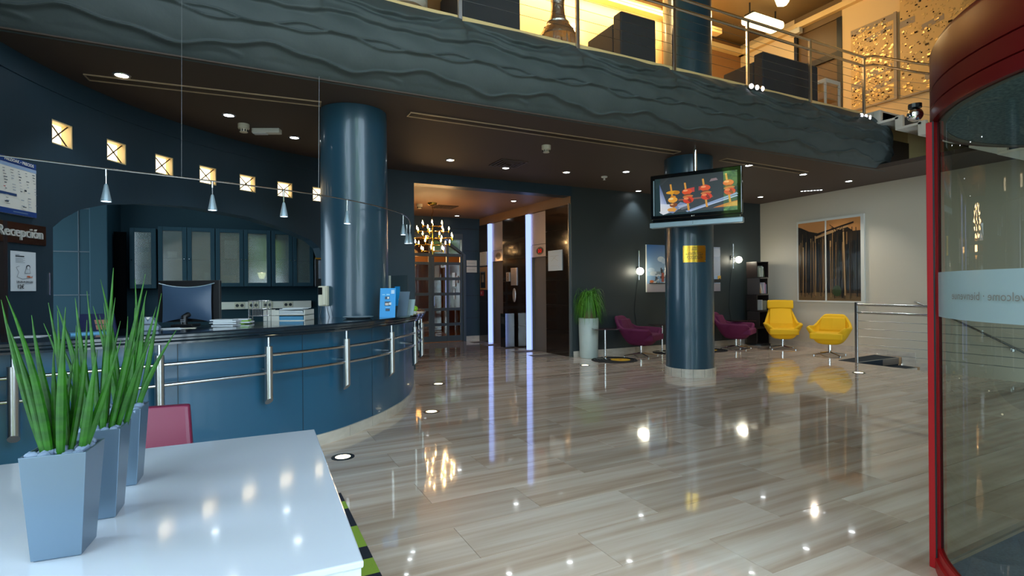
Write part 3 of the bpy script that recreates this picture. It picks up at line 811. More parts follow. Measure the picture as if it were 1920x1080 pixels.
# ================================================================== CURVED WALL: niches, boards, sign
ORD = ['first', 'second', 'third', 'fourth', 'fifth', 'sixth', 'seventh']
for i, a in enumerate(NICHE):
    lab = 'lit square niche with crossed wires, %s of the row of seven from the price board' % ORD[i]
    if i == 6: lab = 'lit square niche with crossed wires half hidden beside the blue column'
    n = thing('niche_light', lab, 'wall light', cyl(a, CR, NZ0), a - 90, 'lit square niches on the curved wall')
    hw = CR * math.sin(rad(NW)); d = 0.10; h = NZ1 - NZ0
    MB().box(-hw, hw, d, d + 0.02, 0, h).build('glowing_panel', 'niche_glow', n)
    fr = MB().box(-hw, -hw + 0.012, 0.005, d, 0, h).box(hw - 0.012, hw, 0.005, d, 0, h).box(-hw + .012, hw - .012, 0.005, d, h - 0.012, h).box(-hw + .012, hw - .012, 0.005, d, 0, 0.012)
    fr.build('reveal', 'niche_side', n)
    for sx in (-1, 1):
        MB().tube([(sx * (-hw + .01), 0.04, 0.01), (sx * (hw - .01), 0.04, h - 0.01)], 0.0065, 6).build('cross_wire', 'wire_dark', n)
    MB().ball((0, 0.04, h / 2), 0.011, n=8, m=6).build('wire_hub', 'wire_dark', n)

pb = thing('price_board', 'white price board with dark blue bands above the reception sign', 'board', cyl(161.6, CR - 0.03, 2.045), 161.6 - 90)
bw = 0.205
MB().box(-bw, bw, 0, 0.02, 0, 0.465).build('panel', 'white_plastic', pb, bevel=0.003)
S = [('#1f3f7c', R_(-bw, bw, 0.415, 0.465)), ('#8fa6c4', R_(-bw, bw, 0.385, 0.413)), ('#1f3f7c', R_(-bw, bw, 0.0, 0.045)), ('#27436f', R_(-bw, -0.02, 0.15, 0.172)), ('#6b7f9b', R_(-0.06, 0.1, 0.018, 0.026))]
for r in range(13):
    z = 0.36 - r * 0.024
    if 0.145 < z < 0.18 or z < 0.05: continue
    for c in range(5):
        x = -0.17 + c * 0.08; w = 0.018 + 0.02 * rnd.random()
        if rnd.random() < 0.75: S.append((rnd.choice(['#5b6672', '#8d98a3', '#3c4650', '#a5adb5']), R_(x, x + w, z, z + rnd.choice([0.004, 0.007]))))
S += [('#b02030', R_(-0.2, -0.18, 0.205, 0.211)), ('#303840', R_(0.02, 0.045, 0.2, 0.215)), ('#303840', R_(-0.19, -0.15, 0.085, 0.095)), ('#303840', R_(0.0, 0.04, 0.065, 0.072))]
draw('price_table', S, 'print', pb, y0=-0.001)
text('heading', 'PREZIOAK \u2022 PRECIOS', 0.034, 'white_plastic', pb, (0.0, -0.012, 0.44), bold=.001)

rs = thing('reception_sign', 'bronze metal plate with raised reception lettering on the curved wall', 'sign', cyl(160.6, CR - 0.03, 1.81), 160.6 - 90)
MB().box(-0.36, 0.235, 0, 0.02, 0, 0.172).build('plate', 'bronze', rs, bevel=0.003)
text('lettering', 'Recepci\u00f3n', 0.118, 'sign_metal', rs, (-0.07, -0.012, 0.09), 0.008, bold=.0004)
ps = thing('poster', 'white paper poster with a small drawing under the reception sign', 'poster', cyl(160.62, CR - 0.012, 1.41), 160.62 - 90)
MB().box(-0.137, 0.137, 0, 0.004, 0, 0.335).build('sheet', 'paper', ps)
S = [('#59626a', R_(-0.09, -0.045, 0.303, 0.307)), ('#1c2228', R_(-0.09, 0.005, 0.288, 0.298))]
for k in range(5): S.append(('#8b939a', R_(-0.09, -0.09 + 0.1 - 0.02 * (k % 2), 0.276 - k * .009, 0.279 - k * .009)))
for (x0, z0, x1, z1) in ((-.09, .2, -.06, .16), (-.06, .16, -.08, .12), (-.08, .12, -.02, .1), (-.02, .1, .05, .11), (.05, .11, .09, .13), (.02, .2, .0, .15), (.0, .15, .06, .15), (.06, .15, .05, .2), (-.09, .2, -.06, .21), (.03, .22, .06, .2)):
    S.append(('#5a5f64', line_(x0, z0, x1, z1, 0.003)))
S += [('#3a3f44', ell(.035, .205, .022, .018)), ('#dfe3e6', ell(.035, .2, .015, .014)), ('#c86a4a', R_(0.02, 0.055, 0.115, 0.13)), ('#d89a80', R_(0.055, 0.08, 0.112, 0.122)), ('#9aa2aa', R_(-0.09, 0.08, 0.063, 0.066))]
draw('drawing', S, 'print', ps, y0=-0.001)
text('title', 'LIBURUA SALGAI', 0.024, 'black', ps, (-0.005, -0.012, 0.077), bold=.0003)
text('price', '12\u20ac', 0.046, 'black', ps, (-0.05, -0.012, 0.036), bold=.0008)
tag(MB().box(-0.006, 0.006, -0.004, 0, 0, 0.2).build('wall_slot', 'steel', loc=cyl(156.9, CR - 0.002, 1.373), rot=(0, 0, rad(66.9))), 'thin vertical steel strip on the wall beside the arch', 'strip')
tag(MB().box(-0.02, 0.02, -0.03, 0, 0.9, 1.98).build('door_edge', 'wood_tower', loc=cyl(163.4, CR - 0.002, 0), rot=(0, 0, rad(73.4))), 'dark brown upright board at the left edge below the price board', 'board')

# ================================================================== LOW-VOLTAGE SPOT RAIL
RAILP = spline([(-1.60, 4.60, 2.3), (-1.404, 4.651, 2.3), (-0.873, 4.83, 2.3), (-0.41, 4.955, 2.3), (0.0, 5.075, 2.3), (0.353, 5.2, 2.3), (0.668, 5.345, 2.3), (0.96, 5.515, 2.3), (1.277, 5.766, 2.3), (1.595, 6.103, 2.3), (1.763, 6.35, 2.3), (1.92, 6.65, 2.28), (1.96, 6.72, 2.2)], 6)
lr = thing('spot_rail', 'thin curved steel rail for spotlights hanging over the reception counter', 'light rail', (0, 0, 0))
MB().tube(RAILP, 0.0065, 8).build('rail', 'steel', lr, smooth=True)
MB().tube([(-0.41, 4.955, 2.3), (-0.40, 5.0, 3.95)], 0.0014, 6).build('hanging_wire', 'cable_steel', lr)
MB().tube([(0.668, 5.345, 2.3), (0.69, 5.40, 3.45)], 0.0014, 6).build('hanging_wire', 'cable_steel', lr)
labs = ['first silver cone spotlight from the price board on the curved rail', 'second silver cone spotlight on the rail in front of the arch', 'third silver cone spotlight on the rail near the blue column', 'silver cone spotlight on the rail in front of the blue column', 'silver cone spotlight beside the last one at the rail end', 'silver cone spotlight at the very end of the curved rail', 'lowest small silver cone spotlight near the rail end']
def spot(x, y, z, lab):
    t = thing('cone_spotlight', lab, 'spotlight', (x, y, z), 0, 'cone spotlights on the curved rail')
    MB().cyl(0, 0, -0.05, 0.0, 0.009, 10).cyl(0, 0, -0.115, -0.05, 0.005, 8).build('stem', 'steel', t, smooth=True)
    MB().lathe([(0.006, -0.105), (0.012, -0.115), (0.035, -0.235), (0.032, -0.236), (0.009, -0.12)], 0, 0, 20).build('shade', 'silver_plastic', t, smooth=True)
    MB().cyl(0, 0, -0.233, -0.228, 0.028, 16).build('lens', 'lamp_glow', t)
    return t
s0 = spot(-0.873, 4.83, 2.295, labs[0])
for (x, y, z), l in zip(((-0.2, 5.015, 2.295), (0.353, 5.2, 2.295), (0.96, 5.515, 2.295), (1.763, 6.35, 2.29), (1.945, 6.69, 2.22), (1.85, 6.5, 2.2)), labs[1:]):
    dup(s0, (x, y, z), label=l)

# ================================================================== BACK OFFICE
def cabinet(x0, x1, z0, z1, doors, lab, y=9.5):
    c = thing('wall_cabinet', lab, 'cabinet', (x0, y, z0), 0, 'wall cabinets behind the reception arch')
    w, h = x1 - x0, z1 - z0
    MB().box(0, w, 0.40, 0.42, 0, h).box(0, 0.02, 0.03, 0.40, 0, h).box(w - 0.02, w, 0.03, 0.40, 0, h).box(0.02, w - 0.02, 0.03, 0.40, 0, 0.02).box(0.02, w - 0.02, 0.03, 0.40, h - 0.02, h).box(0.02, w - 0.02, 0.06, 0.40, h * 0.47, h * 0.47 + 0.02).build('body', 'office_wall', c)
    n = len(doors)
    for k, side in enumerate(doors):
        a, b = w * k / n + 0.003, w * (k + 1) / n - 0.003
        f = 0.06
        d = MB().box(a, a + f, 0, 0.028, 0, h).box(b - f, b, 0, 0.028, 0, h).box(a + f, b - f, 0, 0.028, 0, f).box(a + f, b - f, 0, 0.028, h - f, h).build('door', 'office_wall', c, bevel=0.004)
        MB().box(a + f, b - f, 0.014, 0.018, f, h - f).build('pane', 'frosted_pane', d)
        MB().ball((a + 0.03 if side < 0 else b - 0.03, -0.012, h * 0.47), 0.011, n=8, m=6).build('knob', 'chrome', d)
    return c
cabinet(-1.45, -1.12, 1.44, 2.335, [-1], 'narrow single-door wall cabinet with colourful papers behind frosted glass')
cabinet(-1.10, -0.35, 1.46, 2.37, [1, -1], 'double-door frosted wall cabinet directly above the monitor')
cabinet(-0.345, 0.445, 1.46, 2.37, [1, -1], 'double-door frosted wall cabinet with the glowing stand-in for a lamp reflection')
cabinet(0.45, 1.10, 1.46, 2.37, [1, -1], 'double-door frosted wall cabinet at the end next to the column')
FI = [(-1.36, .12, '#c8602c', 2.06, .12), (-1.36, .2, '#7fae9a', 1.5, .24), (-1.36, .2, '#c7bf96', 1.78, .2), (-0.98, .12, '#cfe0ea', 1.9, .1), (-0.62, .1, '#2f9a58', 1.48, .06), (-0.5, .1, '#a9c0c8', 1.48, .2), (-0.22, .18, '#b8cce4', 1.91, .28), (-0.26, .2, '#b9b060', 1.48, .16), (0.22, .12, '#8fb0bc', 1.92, .2), (0.57, .1, '#c08048', 1.92, .3), (0.68, .06, '#3c5c9c', 1.92, .3), (0.57, .12, '#8a4038', 1.48, .16), (0.85, .18, '#9ab0b0', 1.48, .08)]
fl = ['orange file in top of the narrow cabinet', 'green papers low in the narrow cabinet', 'cream papers mid narrow cabinet behind frosted glass', 'white box on the shelf above the monitor', 'green file low behind the frosted pane', 'pale grey file beside the green one', 'large white paper sheet behind frosted glass', 'yellow-green box low in the cabinet with the glowing reflection', 'pale blue file high beside the white sheet', 'orange file high in the end cabinet', 'blue file high in the end cabinet', 'red-brown file low in the end cabinet', 'pale papers low in the end cabinet']
for k, (x, w, c, z, h) in enumerate(FI):
    mn = 'file_%s' % c[1:]
    if mn not in MATS: mat(mn, c, 0.6)
    tag(MB().box(x, x + w, 9.545, 9.76, z + 0.005, z + h).build('file_box', mn), fl[k], 'file', 'files in the wall cabinets')
cl = thing('lamp_reflection', 'small glowing stand-in for a lamp reflection in the frosted cabinet glass', 'lamp', (0.31, 9.58, 1.485))  # solid glowing shape added in place of a lamp's reflection on the pane
MB().lathe([(0.035, 0.1), (0.065, 0.2)], 0, 0, 14).build('shade', 'box_glow', cl); MB().cyl(0, 0, 0, 0.1, 0.012, 8).cyl(0, 0, 0, 0.01, 0.05, 12).build('stem', 'brass', cl)

so = thing('socket_strip', 'white cable trunking with power sockets under the wall cabinets', 'socket strip', (-0.30, 9.93, 1.09))
MB().box(0, 1.4, -0.05, 0, 0, 0.12).build('trunking', 'white_plastic', so, bevel=0.004)
for x in (0.21, 0.42, 0.63, 0.95):
    m = MB().box(x, x + 0.15, -0.058, -0.05, 0.012, 0.108).build('socket', 'cream_plastic', so, bevel=0.003)
    MB().cyl(0, 0, 0, 0.004, 0.026, 12).cyl(0.07, 0, 0, 0.004, 0.026, 12).build('socket_hole', 'dark_metal', m, loc=(x + 0.04, -0.058, 0.06), rot=(rad(90), 0, 0))

mo = thing('monitor', 'black computer monitor seen from behind on the reception counter', 'monitor', (-0.40, 5.40, 1.10), -25)
def scr(x): return 0.02 * (1 - (x / 0.22) ** 2)
MB().box(-0.265, 0.265, 0.0, 0.03, 0.03, 0.39).build('screen_frame', 'black', mo, bevel=0.006)
sh_ = MB(); rows_ = []
for k in range(13):
    v = -1 + 2 * k / 12; r = []
    for q in range(13):
        u = -1 + 2 * q / 12
        r.append((u * (0.205 - 0.03 * (1 - v * v) * -1 - 0.025 * (1 - abs(v)) * 0 + 0.035 * v * v - 0.03), -0.03 - 0.03 * (1 - u * u) * (1 - v * v), 0.195 + v * (0.135 + 0.035 * u * u) + 0.0))
    rows_.append(r)
sh_.grid(rows_).build('back_shell', 'screen_back', mo, smooth=True)
MB().tube([(-0.235 + 0.47 * k / 12, -0.032, 0.33 + 0.035 * ((k - 6) / 6) ** 2) for k in range(13)], 0.004, 6).build('silver_line', 'silver_plastic', mo)
MB().tube([(0.02, -0.03, 0.10), (0.0, -0.07, 0.08), (0.0, -0.07, 0.0)], 0.025, 10).build('neck', 'black', mo, smooth=True)
MB().box(-0.09, 0.09, -0.12, 0.02, 0, 0.014).build('foot', 'black', mo, bevel=0.005)
draw('cable_clip', [('#7a8088', R_(-0.02, 0.02, 0.05, 0.056)), ('#7a8088', R_(-0.02, 0.02, 0.035, 0.041)), ('#7a8088', R_(0.014, 0.02, 0.035, 0.056))], 'print', mo, y0=-0.097)

td = thing('tape_dispenser', 'grey plastic desk tape dispenser standing on the counter edge', 'tape dispenser', (-0.62, 4.84, 1.10), -10)
MB().slab_y([(-0.06, 0), (0.07, 0), (0.075, 0.03), (0.055, 0.045), (0.04, 0.09), (0.02, 0.11), (0.0, 0.075), (-0.02, 0.11), (-0.045, 0.09), (-0.05, 0.04), (-0.06, 0.03)], -0.03, 0.03).build('body', 'grey_plastic', td, bevel=0.006)
MB().box(-0.045, 0.05, -0.032, 0.032, 0.045, 0.055).build('band', 'dark_metal', td)
MB().lathe([(0.012, -0.012), (0.03, -0.012), (0.03, 0.012), (0.012, 0.012), (0.012, -0.012)], 0, 0, 16).build('tape_roll', 'white_plastic', td, loc=(0.0, 0, 0.075), rot=(rad(90), 0, 0), smooth=True)
def sheet_stack(name, lab, cat, x, y, rz, w, d, layers, grp=None):
    t = thing(name, lab, cat, (x, y, 1.10), rz, grp); z = 0.0
    for k, (m, h) in enumerate(layers):
        dx, a = rnd.uniform(-.02, .02), rnd.uniform(-9, 9)
        MB().box(-w / 2 + dx, w / 2 + dx, -d / 2, d / 2, z, z + h, a).build('sheet', m, t); z += h + 0.001
    return t
sheet_stack('paper_stack', 'untidy stack of grey leaflets beside the monitor', 'papers', -0.12, 5.19, -20, 0.18, 0.14, [('paper', .008), ('dark_metal', .004), ('paper', .01), ('paper', .004), ('paper', .012), ('paper', .01)])
sheet_stack('paper_stack', 'low stack of white and green papers left of the wire rack', 'papers', 0.0, 5.38, -20, 0.15, 0.14, [('paper_green', .008), ('paper', .012), ('paper_green', .012), ('paper', .008)])
sheet_stack('paper_sheet', 'loose white paper sheet under the monitor edge', 'papers', -0.49, 4.98, 15, 0.14, 0.1, [('paper', .002), ('paper', .003)])
sheet_stack('paper_sheet', 'grey form lying on the counter in front of the monitor', 'papers', -0.36, 4.98, -5, 0.1, 0.07, [('cream_plastic', .003)])
sheet_stack('paper_sheet', 'white paper sheet at the far left end of the counter', 'papers', -1.25, 4.68, -12, 0.16, 0.12, [('paper', .004)])
sheet_stack('paper_sheet', 'light blue folder lying on the counter behind the plants', 'papers', -0.95, 4.78, 8, 0.22, 0.14, [('paper_blue', .01)])
fo2 = thing('desk_calendar', 'dark blue folded desk card with a brown grid behind the plants', 'calendar', (-0.98, 5.06, 1.10), -14)
MB().slab_y([(-0.13, 0), (0.13, 0), (0.11, 0.13), (-0.11, 0.13)], 0, 0.02).build('card', 'navy', fo2)
S = [('#a5775f', [(0.0, 0.01), (0.105, 0.01), (0.09, 0.085), (-0.015, 0.085)]), ('#1b2a50', line_(-.01, .048, .1, .048, .006)), ('#1b2a50', line_(.075, .01, .06, .085, .005))]
draw('grid_print', S, 'print', fo2, y0=-0.002)
wr = thing('wire_rack', 'chrome wire file rack standing on the counter', 'rack', (0.16, 5.52, 1.10), -25)
wm = MB()
for x in (-0.085, 0.085):
    for y in (-0.04, 0.04): wm.tube([(x, y, 0), (x, y, 0.2)], 0.004, 6)
for z in (0.06, 0.125, 0.2):
    for y in (-0.04, 0.04): wm.tube([(-0.085, y, z), (0.085, y, z)], 0.003, 6)
wm.build('frame', 'steel', wr)
wb = MB()
for k in range(7):
    x = -0.072 + 0.024 * k; wb.tube([(x, -0.04, 0.06), (x, -0.04, 0.125)], 0.002, 5); wb.tube([(x, 0.04, 0.06), (x, 0.04, 0.2)], 0.002, 5)
wb.build('bars', 'steel', wr)
tr = thing('letter_tray', 'white two-tier letter tray full of documents near the column', 'letter tray', (0.43, 5.72, 1.10), -27)
for k, z in enumerate((0.0, 0.055)):
    MB().box(-0.2, 0.2, -0.12, 0.12, z, z + 0.006).box(-0.2, -0.05, -0.125, -0.115, z, z + 0.05).box(-0.2, -0.192, -0.12, 0.12, z, z + 0.05).box(0.192, 0.2, -0.12, 0.12, z, z + 0.05).build('tray', 'white_plastic', tr)
    pp = MB()
    for q in range(4): pp.box(-0.17 + 0.01 * q, 0.185 - 0.004 * q, -0.11, 0.1, z + 0.008 + 0.009 * q, z + 0.014 + 0.009 * q, rnd.uniform(-4, 4))
    pp.build('documents', 'paper' if k else 'paper_blue', tr)
MB().box(-0.06, 0.16, -0.1, 0.1, 0.108, 0.114, 6).box(-0.02, 0.17, -0.1, 0.1, 0.116, 0.122, -5).build('loose_papers', 'paper', tr)

# things fixed to the reception column
ph = thing('door_phone', 'cream intercom handset fixed to the reception column with hanging cords', 'intercom', (1.18 + 0.375 * cosd(202), 6.3 + 0.375 * sind(202), 1.22), 202 + 90 + 28)
MB().box(-0.055, 0.055, -0.06, -0.005, 0, 0.22).build('case', 'cream_plastic', ph, bevel=0.012)
MB().box(-0.05, 0.0, -0.064, -0.06, 0.125, 0.205).build('display', 'black_gloss', ph)
MB().box(0.01, 0.048, -0.075, -0.058, 0.01, 0.21).build('handset', 'cream_plastic', ph, bevel=0.01)
MB().tube([(-0.03, -0.03, 0), (-0.04, -0.035, -0.06), (-0.05, -0.04, -0.12)], 0.004, 6).tube([(0.04, -0.04, 0.0), (0.06, -0.05, -0.06), (0.08, -0.05, -0.12)], 0.004, 6).build('cord', 'cable_steel', ph)
bxp = thing('key_box', 'narrow dark wall device at the end of the arch beside the column', 'device', cyl(110.5, CR - 0.03, 1.45), 20.5)
MB().box(-0.07, 0.03, 0, 0.03, 0, 0.42).build('case', 'dark_metal', bxp, bevel=0.004); MB().box(-0.02, 0.02, -0.01, 0.0, 0.12, 0.4).build('keypad', 'grey_plastic', bxp, bevel=0.003); MB().box(-0.06, 0.08, -0.01, 0.03, 0.42, 0.44).build('top_ledge', 'brass', bxp)

# brochure displays at the end of the counter
def lean_card(name, lab, x, y, rz, w, h, m, lean=14):
    t = thing(name, lab, 'brochure', (x, y, 1.10), rz, 'brochures on the counter end'); k = math.tan(rad(lean))
    v = [(-w / 2, 0, 0), (w / 2, 0, 0), (w / 2, h * k, h), (-w / 2, h * k, h), (-w / 2, 0.012, 0), (w / 2, 0.012, 0), (w / 2, h * k + 0.012, h), (-w / 2, h * k + 0.012, h)]
    MB().add(v, [(0, 1, 2, 3), (7, 6, 5, 4), (4, 5, 1, 0), (5, 6, 2, 1), (6, 7, 3, 2), (7, 4, 0, 3)]).build('card', m, t)
    return t, k
b1, k1 = lean_card('brochure', 'bright blue brochure with small photographs leaning on the counter', 1.40, 5.70, -22, 0.165, 0.31, 'brochure_blue')
def lp(c, poly): return (c, poly)
pv = draw('photographs', [('#8fd0f0', R_(-.06, -.03, .235, .245)), ('#8fd0f0', R_(-.015, .02, .235, .247)), ('#b8d4ec', R_(.035, .07, .25, .29)), ('#20405c', R_(-.03, .02, .19, .22)), ('#d4dce0', R_(-.005, .015, .195, .215)), ('#22384c', R_(-.03, .03, .12, .165)), ('#c8b8b0', R_(-.025, .01, .125, .15)), ('#d8dce0', R_(.015, .04, .13, .155)), ('#24405a', R_(-.02, .025, .065, .09)), ('#8fd0f0', R_(-.02, .03, .1, .106))], 'print', b1)
for v in pv.data.vertices: v.co.y += v.co.z * k1 - 0.002
for (x, y, rz, h, m, l) in ((1.60, 5.86, -40, 0.27, 'leaflet_grey', 'grey leaflets leaning behind the bright blue brochure'), (1.69, 5.92, -45, 0.18, 'acrylic', 'clear acrylic leaflet holder in front of the green apple')):
    lean_card('leaflet', l, x, y, rz, 0.12, h, m, 18)
gl = thing('menu_stand', 'clear upright table stand with a black edge and blue insert behind the brochures', 'stand', (1.66, 6.22, 1.10), -60)
MB().box(-0.15, 0.15, 0, 0.005, 0, 0.46).build('clear_panel', 'clear_glass', gl); MB().box(-0.15, -0.13, -0.01, 0.01, 0, 0.46).build('white_edge', 'white_plastic', gl); MB().box(-0.05, 0.03, -0.006, -0.002, 0.1, 0.33).build('blue_insert', 'brochure_blue', gl)
text('lettering', 'OG', 0.07, 'white_plastic', gl, (0.06, -0.006, 0.17))
ap = thing('apple', 'green apple lying on a white tray at the counter end', 'apple', (1.98, 6.62, 1.112)); 
MB().ball((0, 0, 0.036), 0.04, 0.04, 0.036, 14, 10).build('fruit', 'apple_green', ap, smooth=True); MB().tube([(0, 0, 0.068), (0.004, 0, 0.085)], 0.003, 6).build('stalk', 'bark', ap)
tt = thing('fruit_tray', 'small white tray under the green apple on the counter end', 'tray', (1.98, 6.62, 1.10), -60); MB().box(-0.09, 0.09, -0.07, 0.07, 0, 0.008).box(-0.09, 0.09, -0.074, -0.07, 0, 0.02).build('dish', 'white_plastic', tt)
dsh = thing('flat_dish', 'flat grey oval dish lying at the foot of the reception column', 'dish', (1.08, 5.62, 1.10), -25); MB().lathe([(0.0, 0.004), (0.1, 0.006), (0.15, 0.02), (0.155, 0.018), (0.11, 0.0), (0.0, 0.0)], 0, 0, 28).build('dish_body', 'silver_plastic', dsh, smooth=True)
# ================================================================== FRONT TABLE, RUG, PLANTS, CHAIR
rug = thing('checked_rug', 'green and navy block-pattern rug under the white table', 'rug', (0, 0, 0.0))
RY = [(0.6, 2.63, 'n'), (2.63, 2.79, 'g'), (2.79, 2.93, 'n'), (2.93, 3.21, 'g'), (3.21, 3.49, 'n'), (3.49, 3.62, 'g'), (3.62, 3.78, 'n')]
gm, nm = MB(), MB()
for k, (y0, y1, c) in enumerate(RY): (gm if c == 'g' else nm).box(0.36, 0.6, y0, y1, 0.001, 0.012)
gm.box(-1.7, 0.36, 0.6, 3.78, 0.001, 0.0115)
gm.build('green_pile', 'rug_green', rug); nm.build('navy_pile', 'rug_navy', rug)

tb = thing('white_table', 'glossy white rectangular table with three planters standing on it', 'table', (0.307, 2.675, 0), -1.9)
MB().box(-1.95, 0.0, -1.355, 0.0, 0.722, 0.74).build('tabletop', 'white_lacquer', tb, bevel=0.004)
MB().box(-1.9, -0.048, -1.35, -1.33, 0.69, 0.722).box(-1.9, -0.048, -0.025, -0.005, 0.69, 0.722).box(-0.025, -0.005, -1.3, -0.05, 0.69, 0.722).build('apron', 'white_lacquer', tb)
for x in (-1.94, -0.05):
    for y in (-1.35, -0.05): MB().box(x, x + 0.045, y, y + 0.045, 0.012, 0.722).build('leg', 'white_lacquer', tb, bevel=0.003)

def leaf_mesh(h, lean, az, curl, r, seed):
    q = random.Random(seed); pts = []; rr = []
    for k in range(9):
        t = k / 8; d = lean * t + curl * t * t
        pts.append((d * cosd(az) + 0.004 * math.sin(3 * t + seed), d * sind(az) + 0.004 * math.cos(2 * t + seed), h * t)); rr.append(r * (0.8 + 0.35 * math.sin(pi * min(1, t * 1.3)) ) * (1 - t ** 2.2) + 0.0006)
    return MB().tube(pts, r, 8, radii=rr)
PL = [('planter', 'nearest silver tapered planter with spiky green plant on the white table', -0.405, 1.735, -6, 1,
       [(.36, -.085, 0), (.40, -.11, -.02), (.37, -.02, .0), (.31, -.055, .0), (.345, .055, .01), (.33, .02, .0), (.39, -.035, .01), (.27, .075, .0), (.30, -.1, .02), (.25, .0, .0), (.41, -.045, -.02), (.29, .10, -.01), (.34, -.07, .0), (.28, -.02, 0), (.38, .03, 0)]),
      ('planter', 'middle silver tapered planter with spiky green plant on the white table', -0.378, 1.965, -3, 2,
       [(.44, .055, -.02), (.38, -.04, 0), (.34, .02, .01), (.47, .10, 0), (.36, .07, 0), (.42, -.01, 0), (.30, .12, 0), (.33, -.07, 0), (.40, .03, .02), (.28, -.03, 0), (.31, .09, .0), (.49, .02, .0), (.37, .13, 0), (.40, -.03, 0), (.33, .05, 0)]),
      ('planter', 'farthest silver tapered planter with spiky green plant by the magenta chair', -0.368, 2.25, -3, 3,
       [(.42, .06, 0), (.46, -.02, 0), (.36, .02, 0), (.34, -.06, 0), (.40, .09, .01), (.30, .05, 0), (.38, -.03, 0), (.28, .10, 0), (.33, .0, 0), (.46, .04, 0), (.37, -.05, 0), (.41, .12, 0)])]
for nm_, lab, x, y, rz, sd, leaves in PL:
    p = thing(nm_, lab, 'planter', (x, y, 0.74), rz, 'silver planters on the white table')
    h, b, t = 0.262, 0.051, 0.067
    sq = lambda a, z: [(-a, -a, z), (a, -a, z), (a, a, z), (-a, a, z)]
    MB().rings([sq(b - .004, 0.0), sq(b - .004, .003), sq(b, .003), sq(t, h), sq(t - .004, h), sq(t - .009, h - .045)], caps=True).build('pot', 'pot_metal', p, bevel=0.0012)
    q = random.Random(sd)
    pm = []
    for v in range(3):
        m = MB().ball((0, 0, 0), 0.017, 0.014, 0.011, 9, 6); r2 = random.Random(v + 10)
        m.v = [(a * r2.uniform(.82, 1.15), c * r2.uniform(.82, 1.15), d * r2.uniform(.8, 1.15)) for a, c, d in m.v]
        me = m.mesh('pebble', True); me.materials.append(MATS['pebble_stone']); pm.append(me)
    for i in range(5):
        for j in range(5):
            o = put('pebble', pm[(i + j * 2) % 3], p, loc=(-0.047 + 0.0235 * i + q.uniform(-.004, .004), -0.047 + 0.0235 * j + q.uniform(-.004, .004), h - 0.008 + q.uniform(-.008, .007)), rot=(q.uniform(-.4, .4), q.uniform(-.4, .4), q.uniform(0, 6)))
            k = q.uniform(.85, 1.2); o.scale = (k, k, k)
    for k, (lh, dx, dy) in enumerate(leaves):
        bx, by = dx * 0.35 + q.uniform(-.012, .012), q.uniform(-.035, .035)
        ln = math.hypot(dx, dy + q.uniform(-.03, .03)); az = math.degrees(math.atan2(dy + q.uniform(-.02, .02), dx))
        leaf_mesh(lh, ln * 0.75, az, q.uniform(-.02, .05), q.uniform(.0068, .0098), k + sd * 20).build('leaf', 'leaf_green', p, smooth=True, loc=(bx, by, h - 0.02))

ch = thing('dining_chair', 'magenta leather chair tucked in behind the white table', 'chair', (-0.45, 2.92, 0.0), -4)
bm_ = MB(); rr = []
for k in range(7):
    t = k / 6; z = 0.44 + 0.385 * t; w = 0.235 - 0.035 * t; y = 0.16 + 0.09 * t
    rr.append([(-w, y - .02, z), (-w * .9, y - .028, z), (0, y - 0.012, z), (w * .9, y - .028, z), (w, y - .02, z), (w, y + .02, z), (w * .9, y + .03, z), (0, y + 0.04, z), (-w * .9, y + .03, z), (-w, y + .02, z)])
bm_.rings(rr).build('backrest', 'magenta_leather', ch, bevel=0.008)
MB().box(-0.22, 0.22, -0.25, 0.19, 0.42, 0.475).build('seat', 'magenta_leather', ch, bevel=0.015)
for sx in (-1, 1):
    for y in (-0.22, 0.18): MB().tube([(sx * .19, y, 0.42), (sx * .2, y * 1.08, 0.0)], 0.014, 8).build('leg', 'steel', ch)

